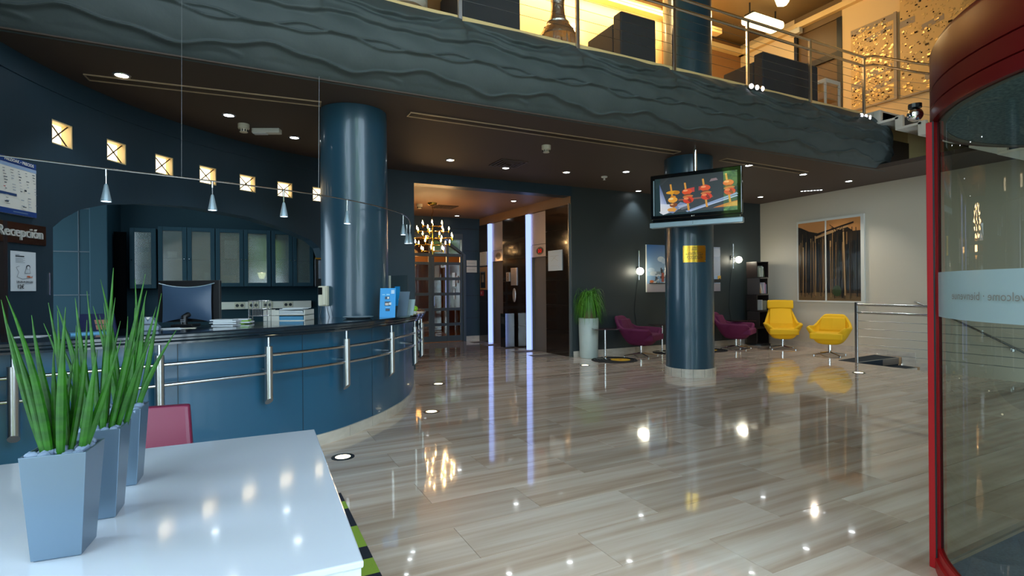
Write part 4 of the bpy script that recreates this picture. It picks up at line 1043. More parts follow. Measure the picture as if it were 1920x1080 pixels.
# ================================================================== LOUNGE CHAIRS
def shell_chair(name, lab, fabric, loc, rz, high=False, k_=1.0):
    t = thing(name, lab, 'armchair', loc, rz, 'swivel armchairs in the lounge')
    t.scale = (k_, k_, 1)
    zb = 1.06 if high else .80; lean = .16 if high else .11
    def sm(a, b, v): v = max(0.0, min(1.0, (v - a) / (b - a))); return v * v * (3 - 2 * v)
    def rim(f):          # f: degrees away from the back (0 = middle of the back, 180 = front)
        arm = .575 - .02 * sm(60, 130, f)
        z = zb + (arm - zb) * sm(30, 62, f)
        return z + (.40 - z) * sm(134, 158, f)
    rows_ = []
    for k in range(9):
        q_ = k / 8; ring = []
        for a in range(48):
            ph = 360 * a / 48; f = abs((ph + 180) % 360 - 180) if True else 0
            c, s_ = -cosd(ph), sind(ph)                       # ph = 0 points backwards
            m = (abs(c) ** 4 + abs(s_) ** 4) ** .25
            zz = .215 + (rim(f) - .215) * q_
            hgt = max(0.0, (zz - .215) / .36)
            kk = .42 + .58 * min(1, hgt) ** .62
            X, Y = .36 * c / m * kk, .385 * s_ / m * kk
            up = max(0.0, zz - .50)
            if f < 80: X -= lean * up / .3 * (1 - sm(50, 80, f)); Y *= 1 - .22 * min(1, up / .3)
            else: Y += .02 * min(1, hgt) * (1 if s_ > 0 else -1)
            ring.append((X, Y, zz))
        rows_.append(ring)
    o = MB().rings(rows_, caps=False).add(rows_[0], [tuple(range(47, -1, -1))]).build('shell', fabric, t, smooth=True)
    m = o.modifiers.new('weld', 'WELD'); m.merge_threshold = .0005
    m = o.modifiers.new('solid', 'SOLIDIFY'); m.thickness = 0.06; m.offset = 1
    subsurf(o, 1)
    for p in o.data.polygons: p.use_smooth = True
    cs = [(.33, -.29), (.33, .29), (-.18, .28), (-.25, .2), (-.25, -.2), (-.18, -.28)]
    MB().prism(cs, .33, .46).build('seat_cushion', fabric, t, bevel=0.03)
    bc = MB(); rb = []
    for k in range(6):
        q_ = k / 5; z = .44 + (zb - .06 - .44) * q_; x = -.26 - lean * max(0, z - .5) / .3; w = .25 - .04 * q_
        rb.append([(x + .05, -w, z), (x + .07, 0, z), (x + .05, w, z), (x - .03, w, z), (x - .03, -w, z)])
    bc.rings(rb).build('back_cushion', fabric, t, bevel=0.015)
    if high:
        MB().box(-0.04, 0.045, -0.27, 0.27, 0.0, 0.20).build('headrest', fabric, t, bevel=0.03, loc=(-.26 - lean * (.87 - .5) / .3 + .03, 0, .87), rot=(0, rad(-14), 0))
    MB().lathe([(0.13, 0.29), (0.05, 0.24), (0.028, 0.22), (0.028, 0.05)], 0, 0, 20).build('swivel_column', 'chrome', t, smooth=True)
    for k in range(4):
        a = 45 + 90 * k
        MB().tube([(0.02 * cosd(a), 0.02 * sind(a), 0.06), (0.33 * cosd(a), 0.33 * sind(a), 0.018)], 0.013, 8, radii=[0.017, 0.01]).cyl(0.325 * cosd(a), 0.325 * sind(a), 0, 0.018, 0.014, 10).build('foot', 'chrome', t, smooth=True)
    return t
shell_chair('lounge_chair', 'purple swivel armchair beside the ponytail palm pot', 'purple_fabric', (7.21, 8.42, 0), -62, False, 1.1)
shell_chair('lounge_chair', 'purple swivel armchair between the television column and the bookcase', 'purple_fabric', (9.88, 8.36, 0), -62, False, 1.12)
shell_chair('lounge_chair', 'high-backed yellow swivel armchair beside the dark bookcase', 'yellow_fabric', (10.72, 7.82, 0), 222, True)
shell_chair('lounge_chair', 'low yellow swivel armchair behind the stair railing', 'yellow_fabric', (10.50, 6.62, 0), 200)

def record_rug(lab, x, y, r, lx, ly):
    t = thing('round_rug', lab, 'rug', (x, y, 0), 0, 'round black rugs with yellow centres')
    MB().lathe([(0, 0.010), (r - .01, 0.010), (r, 0.001)], 0, 0, 48).build('black_disc', 'rug_black', t, smooth=True)
    gm_ = MB()
    for q in range(4): gm_.lathe([(r * (.5 + .12 * q), 0.0102), (r * (.5 + .12 * q) + .004, 0.0106), (r * (.5 + .12 * q) + .008, 0.0102)], 0, 0, 48)
    gm_.build('groove', 'black', t)
    MB().lathe([(0, 0.0115), (r * 0.42, 0.0115), (r * 0.425, 0.010)], lx, ly, 32).build('yellow_label', 'record_yellow', t)
    MB().lathe([(0.0, 0.0125), (0.03, 0.0125), (0.032, 0.0115)], lx, ly, 12).build('label_hole', 'record_orange', t)
    return t
record_rug('black record-shaped rug with yellow centre beside the palm pot', 6.38, 8.22, 0.44, 0.09, -0.07)
record_rug('black record-shaped rug tucked behind the television column', 8.12, 8.57, 0.36, 0.1, -0.06)
record_rug('black record-shaped rug right of the television column', 9.12, 8.42, 0.38, 0.0, 0.0)
def c_table(lab, x, y, rz):
    t = thing('side_table', lab, 'side table', (x, y, 0.012), rz, 'small cantilever side tables')
    MB().box(-0.26, 0.26, -0.20, 0.20, 0.575, 0.588).build('table_top', 'smoked_top', t, bevel=0.004)
    MB().tube([(-0.02, 0, 0.0), (-0.02, 0, 0.575)], 0.018, 12).build('stem', 'chrome', t, smooth=True)
    MB().box(-0.2, 0.16, -0.02, 0.02, 0.0, 0.012).box(-0.04, 0.0, -0.18, 0.18, 0.0, 0.012).build('base', 'chrome', t, bevel=0.003)
    return t
c_table('small side table on the record rug between palm pot and purple armchair', 6.31, 8.38, -25)
c_table('small side table partly hidden behind the television column', 7.98, 8.62, -25)
c_table('small side table behind the purple armchair near the bookcase', 10.38, 8.64, -20)

# ponytail palm in a tall pot
pp_ = thing('potted_palm', 'bushy green ponytail palm in a tall pale round pot', 'plant', (6.18, 8.78, 0))
MB().lathe([(0.0, 0.0), (0.17, 0.0), (0.18, 0.01), (0.20, 0.78), (0.195, 0.79), (0.18, 0.785), (0.175, 0.74)], 0, 0, 40).build('pot', 'stone_pot', pp_, smooth=True)
MB().cyl(0, 0, 0.72, 0.745, 0.178, 24).build('soil', 'soil', pp_)
MB().lathe([(0.11, 0.74), (0.12, 0.79), (0.08, 0.88), (0.04, 1.0), (0.03, 1.18), (0.0, 1.2)], 0.02, 0, 14).build('trunk', 'palm_trunk', pp_, smooth=True)
q = random.Random(3); pf = MB()
for k in range(640):
    az = q.uniform(0, 360); L = q.uniform(.3, .66); up = q.uniform(.05, .36); z0 = q.uniform(1.05, 1.22); hx = q.uniform(.12, .36)
    pts = []
    for i in range(6):
        t = i / 5; d = hx * (1.6 * t - .5 * t * t); pts.append((0.02 + d * cosd(az), d * sind(az), z0 + up * math.sin(pi * min(1, t * 0.95) * 0.62) * 1.2 * t ** .3 - L * 1.05 * t ** 2.2))
    wv = (-sind(az) * .0055, cosd(az) * .0055, 0)
    vs = []
    for i, p_ in enumerate(pts):
        w = 1 - (i / 5) ** 2 * .9; vs += [(p_[0] - wv[0] * w, p_[1] - wv[1] * w, p_[2]), (p_[0] + wv[0] * w, p_[1] + wv[1] * w, p_[2])]
    vs = [(max(a, -.25), min(b, .18), max(c, 0.66 if math.hypot(a, b) > .19 else .80)) for a, b, c in vs]
    pf.add(vs, [(2 * i, 2 * i + 1, 2 * i + 3, 2 * i + 2) for i in range(5)])
stuff(pf.build('foliage', 'palm_green', pp_))

# bookcase and books
bk = thing('bookcase', 'tall dark narrow bookcase with turned boxes in the lounge corner', 'bookcase', (10.98, 8.66, 0))
for k in range(5):
    z0 = 0.03 + 0.39 * k; rz = (-6, 8, -4, 10, -3)[k]
    m = MB().box(-.19, -.17, -.15, .15, z0, z0 + .38).box(.17, .19, -.15, .15, z0, z0 + .38).box(-.17, .17, -.15, .15, z0, z0 + .018).box(-.17, .17, -.15, .15, z0 + .362, z0 + .38).box(-.17, .17, .135, .15, z0 + .018, z0 + .362)
    m.build('shelf_box', 'wood_tower', bk, rot=(0, 0, rad(rz)))
MB().cyl(0, 0, 0, 0.03, 0.27, 28).build('turning_base', 'black', bk)
bookm = {}
BK = [(4, -.12, .2, 12, '#8a8f7c'), (4, -.07, .22, 6, '#c9cbb8'), (4, -.03, .26, -4, '#b9bfae'), (4, .01, .24, -4, '#d5d6c8'), (4, .06, .2, 8, '#4a5a3a'), (3, -.06, .24, 20, '#c8a070'), (3, -.01, .23, 18, '#d9d2c0'), (3, .06, .26, 0, '#cfc8d4'), (3, .09, .25, 0, '#b06a8a'), (3, .12, .22, 0, '#8f9fb4'), (2, -.02, .24, 0, '#d0d0cc'), (2, .11, .22, -8, '#b8b49a'), (2, .14, .2, -8, '#6f7a58')]
bl = ['grey-green book lying against others on the top shelf', 'pale book second on the top shelf of the dark bookcase', 'greyish book third on the top shelf of the dark bookcase', 'white book fourth on the top shelf of the dark bookcase', 'dark green book at the end of the top shelf', 'tan book leaning on the second shelf', 'cream book leaning on the second shelf', 'lilac upright book on the second shelf', 'pink upright book on the second shelf', 'blue-grey upright book on the second shelf', 'single white book on the middle shelf', 'beige book leaning on the middle shelf', 'olive book leaning on the middle shelf']
for (lv, x, h, tilt, c), l in zip(BK, bl):
    mn = 'book_%s' % c[1:]
    if mn not in MATS: mat(mn, c, 0.6)
    b_ = MB().box(-.013, .013, -.085, .085, 0, h).build('book', mn, loc=(10.98 + x, 8.61, 0.03 + .39 * lv + .0185 + abs(math.sin(rad(tilt))) * .014), rot=(0, rad(-tilt), rad(4)))
    tag(b_, l, 'book', 'books in the lounge bookcase')

# wall pictures and lamps on the dark lounge wall
pc = thing('photo_canvas', 'large colour photograph of houses under blue sky, partly behind the column', 'picture', (7.83, 8.94, 1.285))
MB().box(0, 2.225, 0, 0.04, 0, 1.03).build('canvas_edge', 'frame_white', pc)
S = [(['#9fc4e4', '#b9cfe4', '#9aaac0', '#1f6fb8'], R_(0, 2.225, .0, 1.03)), (['#a9c8e2', '#c3ccd6', '#aab4c4', '#1a69b4'], R_(0, 2.225, .35, 1.03)), (['#a39aa2', '#948b92', '#a7a0a4', '#b0a8ac'], R_(0, 2.225, 0, .18))]
for (cx, cz, rx, rz, c) in ((.4, .72, .1, .06, '#d8e4ee'), (.48, .68, .07, .06, '#c9d8e8'), (.12, .48, .1, .05, '#bcd2e6'), (.2, .40, .12, .05, '#cfdbe6'), (1.6, .7, .4, .2, '#d4d8de'), (2.0, .55, .3, .2, '#b8bec8'), (2.1, .9, .2, .1, '#c6ccd6')): S.append((c, ell(cx, cz, rx, rz)))
q = random.Random(11)
for k in range(46):
    x = .14 + q.random() * .62; z = .17 + q.random() * .42 * min(1, .25 + x * 1.1); w = .03 + q.random() * .09; h = .02 + q.random() * .07
    S.append((q.choice(['#e8ecf0', '#2a2e34', '#e4e6ea', '#8a9aa8', '#4a5058', '#f0f0ee', '#3a3f46']), R_(x, x + w, z, z + h)))
S += [('#b04a34', R_(.40, .47, .22, .42)), ('#c86a3a', ell(.12, .23, .06, .03)), ('#2a2c30', R_(.05, .9, .175, .2)), ('#e8e4da', R_(.9, 1.6, .2, .6)), ('#30343a', R_(1.0, 1.5, .3, .33)), ('#30343a', R_(1.0, 1.5, .42, .45)), ('#2a2a2a', R_(2.0, 2.22, .2, .28)), ('#e0b050', R_(2.12, 2.22, .28, .36)), ('#30302e', line_(2.02, .2, 2.2, .3, .02))]
S = [(c, [(min(max(x, 0), 2.225), min(max(z, 0), 1.03)) for x, z in p]) for c, p in S]
draw('photograph', S, 'print_gloss', pc, y0=-0.001, eps=0.0003)
def globe_lamp(lab, x, z0, z1, gz, gx):
    t = thing('wall_lamp', lab, 'wall lamp', (x, 8.99, 0), 0, 'globe lamps on the dark lounge wall')
    MB().tube([(0, -.06, z0), (0, -.06, z1)], 0.011, 10).cyl(0, -.06, z1 - .14, z1 - .02, 0.017, 12).build('rod', 'chrome', t, smooth=True)
    MB().tube([(0, -.06, gz + .05), (0, 0, gz + .05)], 0.009, 8).box(-.03, .03, -.015, 0, gz, gz + .1).build('wall_bracket', 'dark_metal', t)
    MB().tube([(0, -.06, gz), (gx, -.08, gz)], 0.012, 8).build('arm', 'chrome', t)
    MB().ball((gx, -.09, gz), 0.078, n=20, m=14).build('globe', 'globe_glow', t, smooth=True)
    MB().tube([(-.01, -.02, z0), (-.06, -.01, z0 - .35), (-.10, -.01, 0.9), (-.02, -.01, 0.5), (.02, -.01, 0.15)], 0.004, 6).build('cable', 'black', t)
    lamp('globe_light', 'POINT', (gx, -0.20, gz), 7, (1, .93, .72), size=0.08, parent=t)
globe_lamp('globe wall lamp beside the photograph, above the first purple armchair', 7.61, 1.55, 2.18, 1.735, 0.0)
globe_lamp('globe wall lamp above the second purple armchair, near the bookcase', 10.485, 1.82, 2.41, 2.03, 0.15)

# framed forest picture on the white wall (two panes)
fa_ = 267.1
fp = thing('framed_picture', 'large framed dark forest picture in two panels on the white wall', 'picture', (WX(7.95) - 0.035, 7.95, 1.03), fa_)
FW, FH = 1.53, 1.83
MB().box(0, FW, -.01, .03, 0, .035).box(0, FW, -.01, .03, FH - .05, FH).box(0, .03, -.01, .03, .035, FH - .05).box(FW - .07, FW, -.01, .03, .035, FH - .05).build('frame', 'frame_white', fp)
MB().box(.685, .715, -.012, .0, .035, FH - .05).build('centre_bar', 'frame_white', fp)
S = [(['#6b5238', '#4a3a28', '#c88a50', '#c98a52'], R_(.03, FW - .07, .035, FH - .05)), ('#2a2118', [(.03, .2), (FW - .07, .2), (FW - .07, 1.5), (1.3, 1.5), (1.15, 1.62), (.95, 1.55), (.6, 1.5), (.3, 1.58), (.1, 1.68), (.03, 1.7)]), ('#141c22', ell(.55, .95, .25, .35)), ('#12181a', R_(1.15, FW - .07, .25, 1.3)), ('#6a5234', [(.03, .035), (FW - .07, .035), (FW - .07, .12), (.9, .2), (.4, .22), (.03, .1)])]
q = random.Random(5)
for k in range(110):
    x = .04 + q.random() * (FW - .13); w = .004 + q.random() * .012; zt = 1.2 + q.random() * .4; zb = .08 + q.random() * .2; c = q.choice(['#8a6a44', '#6a5034', '#0e0d0c', '#1a1612', '#a07c50', '#0c1014', '#3a2c1e'])
    if x > 1.2 and c in ('#8a6a44', '#a07c50'): c = '#33281c'
    S.append((c, [(x, zb), (x + w, zb), (x + w * .7 + q.uniform(-.02, .03), zt), (x + w * .2 + q.uniform(-.02, .02), zt)]))
S += [('#a8845a', line_(.45, 1.42, 1.2, 1.62, .05)), ('#241c16', line_(.5, 1.5, 1.32, 1.68, .035)), ('#2c3a1a', ell(.95, .25, .1, .12)), ('#9a7a52', line_(1.13, .15, 1.1, 1.55, .03)), ('#171310', line_(1.07, .1, 1.05, 1.0, .04))]
for k in range(12): S.append(('#1b1510', line_(1.0 + q.uniform(-.1, .15), 1.5, 1.0 + q.uniform(-.25, .3), 1.5 + q.uniform(.02, .2), .012)))
S = [(c, [(min(max(x, .03), FW - .07), min(max(z, .035), FH - .05)) for x, z in p]) for c, p in S]
draw('forest_print', S, 'print_gloss', fp, y0=0.0, eps=0.0001)

# ================================================================== LIFT CORRIDOR THINGS
def on_lift(name, lab, cat, ya, yb, z0, z1, m, grp=None):
    x0, x1 = E_(ya), E_(yb)
    t = thing(name, lab, cat, (5.741 + x0 * .0384, 13.2 - x0, z0), EA, grp)
    MB().box(0, x1 - x0, -.02, 0, 0, z1 - z0).build('panel', m, t, bevel=0.003)
    return t, x1 - x0, z1 - z0
t, w, h = on_lift('notice_panel', 'large pale notice panel on the granite nearest the lobby', 'notice', 9.78, 9.27, 1.755, 2.18, 'paper')
draw('faint_print', [('#a9a39c', R_(.08, w - .1, h - .12, h - .115)), ('#a9a39c', line_(.12, .2, .3, .3, .006)), ('#b5aea6', line_(.2, .28, .38, .2, .005)), ('#b0503c', R_(w - .12, w - .1, .07, .075)), ('#b5aea6', R_(.1, w - .12, .1, .104))], 'print', t, y0=-.0215)
t, w, h = on_lift('notice_panel', 'tall narrow metal notice between the two lifts', 'notice', 11.42, 11.14, 1.46, 1.88, 'lift_steel')
draw('print_lines', [('#7a6a5a', R_(.04, .2, h - .05 - k * .035, h - .045 - k * .035)) for k in range(10)], 'print', t, y0=-.0215)
t, w, h = on_lift('call_button', 'small lift call button plate on the granite between the lifts', 'button', 11.66, 11.50, 1.56, 1.78, 'lift_steel')
draw('button_print', [('#5a4a3e', ell(w / 2, h * .68, .04, .05)), ('#c0a890', ell(w / 2, h * .68, .028, .036)), ('#5a4a3e', ell(w / 2, h * .3, .04, .05)), ('#c0a890', ell(w / 2, h * .3, .028, .036))], 'print', t, y0=-.0215)
t, w, h = on_lift('notice_panel', 'small framed notice above the display case by the far lift', 'notice', 13.12, 12.72, 2.0, 2.36, 'paper')
draw('print_lines', [('#c04030', ell(w * .5, h * .88, .012, .012))] + [('#9a948c', R_(.06, w - .1, h * .7 - k * .04, h * .7 - k * .04 + .006)) for k in range(5)], 'print', t, y0=-.0215)
t, w, h = on_lift('display_case', 'wooden display case on the granite beside the far blue strip', 'display case', 13.12, 12.70, 1.36, 1.96, 'wood_end')
MB().box(.06, w - .1, -.03, -.02, .05, h - .12).build('window', 'black_gloss', t); MB().box(.13, w - .17, -.034, -.03, .2, h - .2).build('card', 'mosaic_band', t)
t, w, h = on_lift('fire_button', 'small red fire alarm button below the display case', 'alarm', 13.12, 12.95, 1.20, 1.34, 'red_plastic')
draw('mark', [('#e8e8e8', R_(w * .42, w * .58, .03, .11)), ('#e8e8e8', R_(w * .3, w * .7, .07, .085))], 'print', t, y0=-.0215)
ov = thing('oval_plate', 'small oval metal plate low between the two lifts', 'plate', (5.741 + E_(11.29) * .0384, 13.2 - E_(11.29), 1.23), EA)
MB().add([(p[0], 0, p[1]) for p in ell(0, 0, .07, .17, 20)] + [(p[0], -.015, p[1]) for p in ell(0, 0, .06, .16, 20)], [tuple(range(20, 40))] + [(i, (i + 1) % 20, 20 + (i + 1) % 20, 20 + i) for i in range(20)]).build('plate_body', 'lift_steel', ov)
for k, (z, l) in enumerate(((2.0, 'upper white metal sign plate between the glazed door and the lifts'), (1.825, 'lower white metal sign plate between the glazed door and the lifts'))):
    t = thing('sign_plate', l, 'sign', (5.40, 13.28, z)); MB().box(0, .30, -.012, 0, 0, .155).build('plate', 'frame_white', t, bevel=0.003)
    draw('print_line', [('#8a9098', R_(.03, .24, .07, .078))], 'print', t, y0=-.0125)
bn_ = thing('waste_bin', 'square stainless steel waste bin standing between the two lifts', 'bin', (5.64, 11.33, 0), EA)
MB().box(-.12, .12, -.12, .12, 0, .80).build('body', 'black_gloss', bn_, bevel=0.004)
MB().box(-.125, -.12, -.11, .11, .02, .79).build('side_panel', 'dark_metal', bn_)
MB().box(.12, .126, -.118, .118, .01, .80).build('steel_front', 'steel', bn_)
MB().box(-.08, .08, -.126, -.12, .55, .72).build('opening', 'black', bn_)

# chandelier: five tiers of brass arms with candle bulbs
cx, cy = 3.76, 11.2
cdl = thing('chandelier', 'round brass chandelier with tiers of candle bulbs in the lift corridor', 'chandelier', (cx, cy, 0))
MB().lathe([(0.0, 3.275), (.11, 3.28), (.10, 3.24), (.03, 3.22), (0, 3.22)], 0, 0, 20).build('canopy', 'brass', cdl, smooth=True)
MB().tube([(0, 0, 3.23), (.02, 0, 3.1), (-.015, 0, 3.0), (0, 0, 2.9)], 0.006, 6).build('cord', 'brass', cdl)
MB().cyl(0, 0, 2.15, 2.92, 0.014, 12).build('stem', 'brass', cdl)
armc = {}
for z, r, n, ph0 in ((2.77, .24, 6, 10), (2.65, .36, 7, 30), (2.50, .46, 8, 0), (2.36, .38, 7, 22), (2.22, .26, 6, 5)):
    for k in range(n):
        a = ph0 + 360 / n * k
        if r not in armc:
            am = MB().tube([(0, 0, 0), (r, 0, 0)], 0.006, 6).cyl(r, 0, -.02, .035, 0.013, 8).mesh('arm'); am.materials.append(MATS['brass'])
            bu = MB().lathe([(0, .035), (.010, .045), (.013, .065), (.008, .09), (0, .115)], r, 0, 10).mesh('bulb', True); bu.materials.append(MATS['bulb_glow']); armc[r] = (am, bu)
        ar = put('arm', armc[r][0], cdl, loc=(0, 0, z), rot=(0, 0, rad(a))); put('bulb', armc[r][1], ar)

# ================================================================== CEILING FITTINGS
dm_trim = MB().lathe([(.055, 0), (.075, 0), (.07, -.008), (.055, -.006)], 0, 0, 20).mesh('trim', True); dm_trim.materials.append(MATS['steel'])
dm_lens = MB().cyl(0, 0, -.004, 0.0, .055, 18).mesh('lens'); dm_lens.materials.append(MATS['lamp_glow'])
DL = [(-.979, 6.114, 'recessed downlight nearest the price board, beside the long grille'), (-.105, 6.98, 'recessed downlight beside the smoke detector over reception'), (.656, 7.637, 'recessed downlight just left of the reception column'), (2.965, 7.933, 'recessed downlight closest to the corridor opening'), (4.01, 8.068, 'recessed downlight next to the square air vent'), (5.13, 7.918, 'recessed downlight midway between air vent and sprinkler'), (6.067, 7.44, 'recessed downlight close to the white ceiling sensor'), (7.639, 6.173, 'recessed downlight just right of the television top'), (9.18, 6.253, 'recessed downlight at the end of the last linear grille'), (10.6, 6.277, 'recessed downlight nearest the white wall'), (10.6, 8.261, 'recessed downlight in the corner above the bookcase'), (7.515, 8.821, 'recessed downlight above the first globe wall lamp')]
for k, (x, y, l) in enumerate(DL):
    t = thing('downlight', l, 'downlight', (x, y, 3.43), 0, 'recessed downlights in the low ceiling'); put('trim', dm_trim, t); put('lens', dm_lens, t)
    lamp('downlight_beam', 'SPOT', (0, 0, -.02), 34, COOL, size=.04, spot=95, blend=.7, parent=t)
for (x, y, l) in ((5.27, 10.23, 'downlight in the corridor ceiling near the front lift'), (5.0, 12.9, 'downlight in the corridor ceiling near the glazed doors')):
    t = thing('downlight', l, 'downlight', (x, y, 3.279), 0, 'recessed downlights in the lift corridor'); put('trim', dm_trim, t); put('lens', dm_lens, t)
def grille(lab, x, y, L, rz):
    t = thing('linear_grille', lab, 'air grille', (x, y, 3.43), rz, 'long linear air grilles in the ceiling')
    w = .16; MB().box(0, L, 0, .012, -.012, 0).box(0, L, w - .012, w, -.012, 0).box(0, .012, .012, w - .012, -.012, 0).box(L - .012, L, .012, w - .012, -.012, 0).build('frame', 'vent_frame', t)
    MB().box(.012, L - .012, .012, w - .012, -.002, 0).build('shadow_plate', 'vent_dark', t)
    for q_ in range(4): MB().box(.012, L - .012, .034 + .028 * q_, .040 + .028 * q_, -.009, -.002).build('slat', 'vent_slat', t)
grille('long linear air grille over the reception desk', -1.29, 6.22, 2.09, -5)
grille('longest linear air grille, running from the reception column to the television', 1.75, 5.96, 4.15, 0)
grille('linear air grille between the television and the white wall', 6.88, 5.97, 2.15, 2)
def vent(lab, x, y, z, rz):
    t = thing('square_vent', lab, 'air vent', (x, y, z), rz)
    for k in range(4):
        a, b = .24 - .055 * k, .24 - .055 * k - .022
        MB().box(-a, a, -a, -b, -.014 - .004 * k, 0).box(-a, a, b, a, -.014 - .004 * k, 0).box(-a, -b, -b, b, -.014 - .004 * k, 0).box(b, a, -b, b, -.014 - .004 * k, 0).build('vane', 'vent_slat', t)
    MB().box(-.235, .235, -.235, .235, -.002, 0).build('shadow_plate', 'vent_dark', t)
vent('square four-way air vent in the low ceiling before the corridor', 3.9, 7.75, 3.43, 0)
vent('square four-way air vent in the corridor ceiling above the chandelier', 4.2, 11.6, 3.279, 0)
def detector(lab, x, y, z):
    t = thing('smoke_detector', lab, 'smoke detector', (x, y, z))
    MB().lathe([(0, -.10), (.045, -.10), (.05, -.06), (.065, -.055), (.065, 0)], 0, 0, 20).build('housing', 'cream_plastic', t, smooth=True)
    m = MB()
    for k in range(10): m.box(.044, .052, -.006, .006, -.095, -.068, 36 * k, (0, 0))
    m.build('slot', 'black', t)
detector('round smoke detector beside the emergency light over reception', .05, 7.28, 3.43)
detector('round smoke detector near the longest linear grille', 3.905, 6.55, 3.43)
detector('round smoke detector on the corridor ceiling beside the chandelier cord', 3.55, 11.45, 3.279)
em = thing('emergency_light', 'white emergency light box on the ceiling over reception', 'emergency light', (.31, 7.37, 3.43), -25); MB().box(-.17, .17, -.05, .05, -.06, 0).build('housing', 'white_plastic', em, bevel=0.008); MB().box(-.16, .0, -.04, .04, -.066, -.06).build('diffuser', 'paper', em)
spk = thing('sprinkler', 'small white sprinkler sensor on the ceiling before the lounge wall', 'sprinkler', (5.96, 7.93, 3.43)); MB().lathe([(.06, 0), (.055, -.02), (.02, -.03), (.012, -.06), (.03, -.065), (0, -.07)], 0, 0, 12).build('sensor_body', 'white_plastic', spk, smooth=True)
led = thing('picture_light', 'slim row of tiny ceiling lights washing the white wall', 'picture light', (10.72, 7.38, 3.43), -49)
MB().box(0, .44, -.02, .02, -.01, 0).build('strip_body', 'dark_metal', led)
for k in range(7): MB().box(.02 + .06 * k, .055 + .06 * k, -.012, .012, -.013, -.01).build('lamp', 'lamp_glow', led)
lamp('wall_washer', 'SPOT', (.22, 0, -.03), 130, (1, .86, .66), rot=(rad(-20), 0, 0), size=.05, spot=110, blend=.8, parent=led)

# recessed floor lights
for (x, y, l) in ((.751, 4.613, 'round floor light beside the white table at the counter foot'), (1.925, 5.824, 'round floor light at the curve of the reception counter'), (2.578, 7.466, 'round floor light at the far end of the reception counter'), (5.501, 7.934, 'round floor light in front of the palm pot'), (8.769, 5.064, 'round floor light beside the stair railing post')):
    t = thing('floor_light', l, 'floor light', (x, y, 0), 0, 'round lights recessed in the floor')
    MB().lathe([(.062, .004), (.092, .004), (.095, 0)], 0, 0, 28).build('ring', 'dark_metal', t, smooth=True); MB().cyl(0, 0, 0, .003, .062, 24).build('lens', 'floor_glow', t)
    lamp('uplight', 'SPOT', (0, 0, .01), 6, (1, .88, .5), rot=(rad(180), 0, 0), size=.05, spot=70, blend=.8, parent=t)
# ================================================================== STAIR DOWN AND ITS RAILING
st = thing('lower_stair', 'stair with dark blue carpeted steps going down beside the white wall', 'stair', (0, 0, 0)); st['kind'] = 'structure'
for k in range(8):
    yb, yf, z = 6.06 - .32 * k, 5.74 - .32 * k, -.15 * k
    xr = WX(yf) + 0.0
    if k: MB().prism([(9.86, yf), (xr, yf), (WX(yb), yb), (9.86, yb)], z - .5, z - .004).build('step', 'stone_tile', st)
    xc = WX(yf) - .12
    MB().prism([(9.9, yf), (xc, yf + .02), (xc + .04, yb + (.14 if k == 0 else -.004)), (9.9, yb + (.02 if k == 0 else -.004))], z - .003, z + .006).prism([(9.9, yf - .012), (xc, yf + .008), (xc, yf + .02), (9.9, yf)], z - .15, z + .006).build('carpet', 'dark_carpet', st)
    MB().box(xc, xc + .07, yf - .006, yf + .07, z - .15, z + .006).build('wood_end', 'wood_end', st)
    MB().tube([(9.9, yf - .014, z + .004), (xc, yf + .006, z + .004)], .006, 6).build('nosing', 'steel', st)
struct(MB().box(9.78, 9.85, 1.0, 5.74, -1.6, -.004).build('wall_stairwell', 'stone_tile'))
rl = thing('stair_railing', 'steel railing with thin cables along the edge of the stair opening', 'railing', (0, 0, 0))
for y in (5.72, 3.35): MB().box(9.835, 9.865, y - .025, y + .025, 0, 1.09).build('post', 'steel', rl, bevel=0.004)
for z in (1.045, .905): MB().tube([(9.85, 5.70, z), (9.85, 2.3, z)], .021, 12).build('rail', 'steel', rl, smooth=True)
for k in range(5): MB().tube([(9.85, 5.70, .76 - .14 * k), (9.85, 2.3, .76 - .14 * k)], .004, 6).build('cable', 'cable_steel', rl)
hr = thing('wall_handrail', 'sloping steel handrail fixed on the white wall above the stair', 'handrail', (0, 0, 0))
MB().tube([(WX(5.5) - .02, 5.5, 1.07), (WX(5.42) - .09, 5.42, 1.06), (WX(4.6) - .09, 4.6, .66), (WX(2.9) - .09, 2.9, -.2)], .019, 12).build('rail', 'steel', hr, smooth=True)
for y, z in ((5.2, .95), (4.05, .38)): MB().tube([(WX(y), y, z - .07), (WX(y) - .09, y, z - .06), (WX(y) - .09, y, z)], .008, 8).cyl(WX(y) - .01, y, z - .09, z - .05, .03, 12).build('bracket', 'steel', hr)

# ================================================================== UPPER GALLERY
br_ = thing('gallery_railing', 'steel railing with flat posts and cables along the upper gallery', 'railing', (0, 0, 0))
PX = (-.82, .66, 2.14, 3.665, 5.217, 6.655, 8.095, 9.54)
for x in PX: MB().box(x - .022, x + .022, 5.365, 5.40, 4.22, 5.31).build('post', 'brushed_steel', br_, bevel=0.004)
for z in (5.30, 5.15):
    MB().tube([(-2.0, 5.382, z), (9.54, 5.382, z), (9.95, 5.46, z + .13), (9.95, 4.77, z - .26), (9.95, 3.2, z - 1.06)], .021, 10).build('rail', 'steel', br_, smooth=True)
for k in range(5): MB().tube([(-2.0, 5.382, 5.03 - .125 * k), (9.54, 5.382, 5.03 - .125 * k), (9.95, 5.40, 5.02 - .125 * k), (9.95, 3.2, 3.97 - .125 * k)], .003, 6).build('cable', 'cable_steel', br_)
us = thing('upper_stair', 'pale stone steps coming down from the upper gallery along the wall', 'stair', (0, 0, 0)); us['kind'] = 'structure'
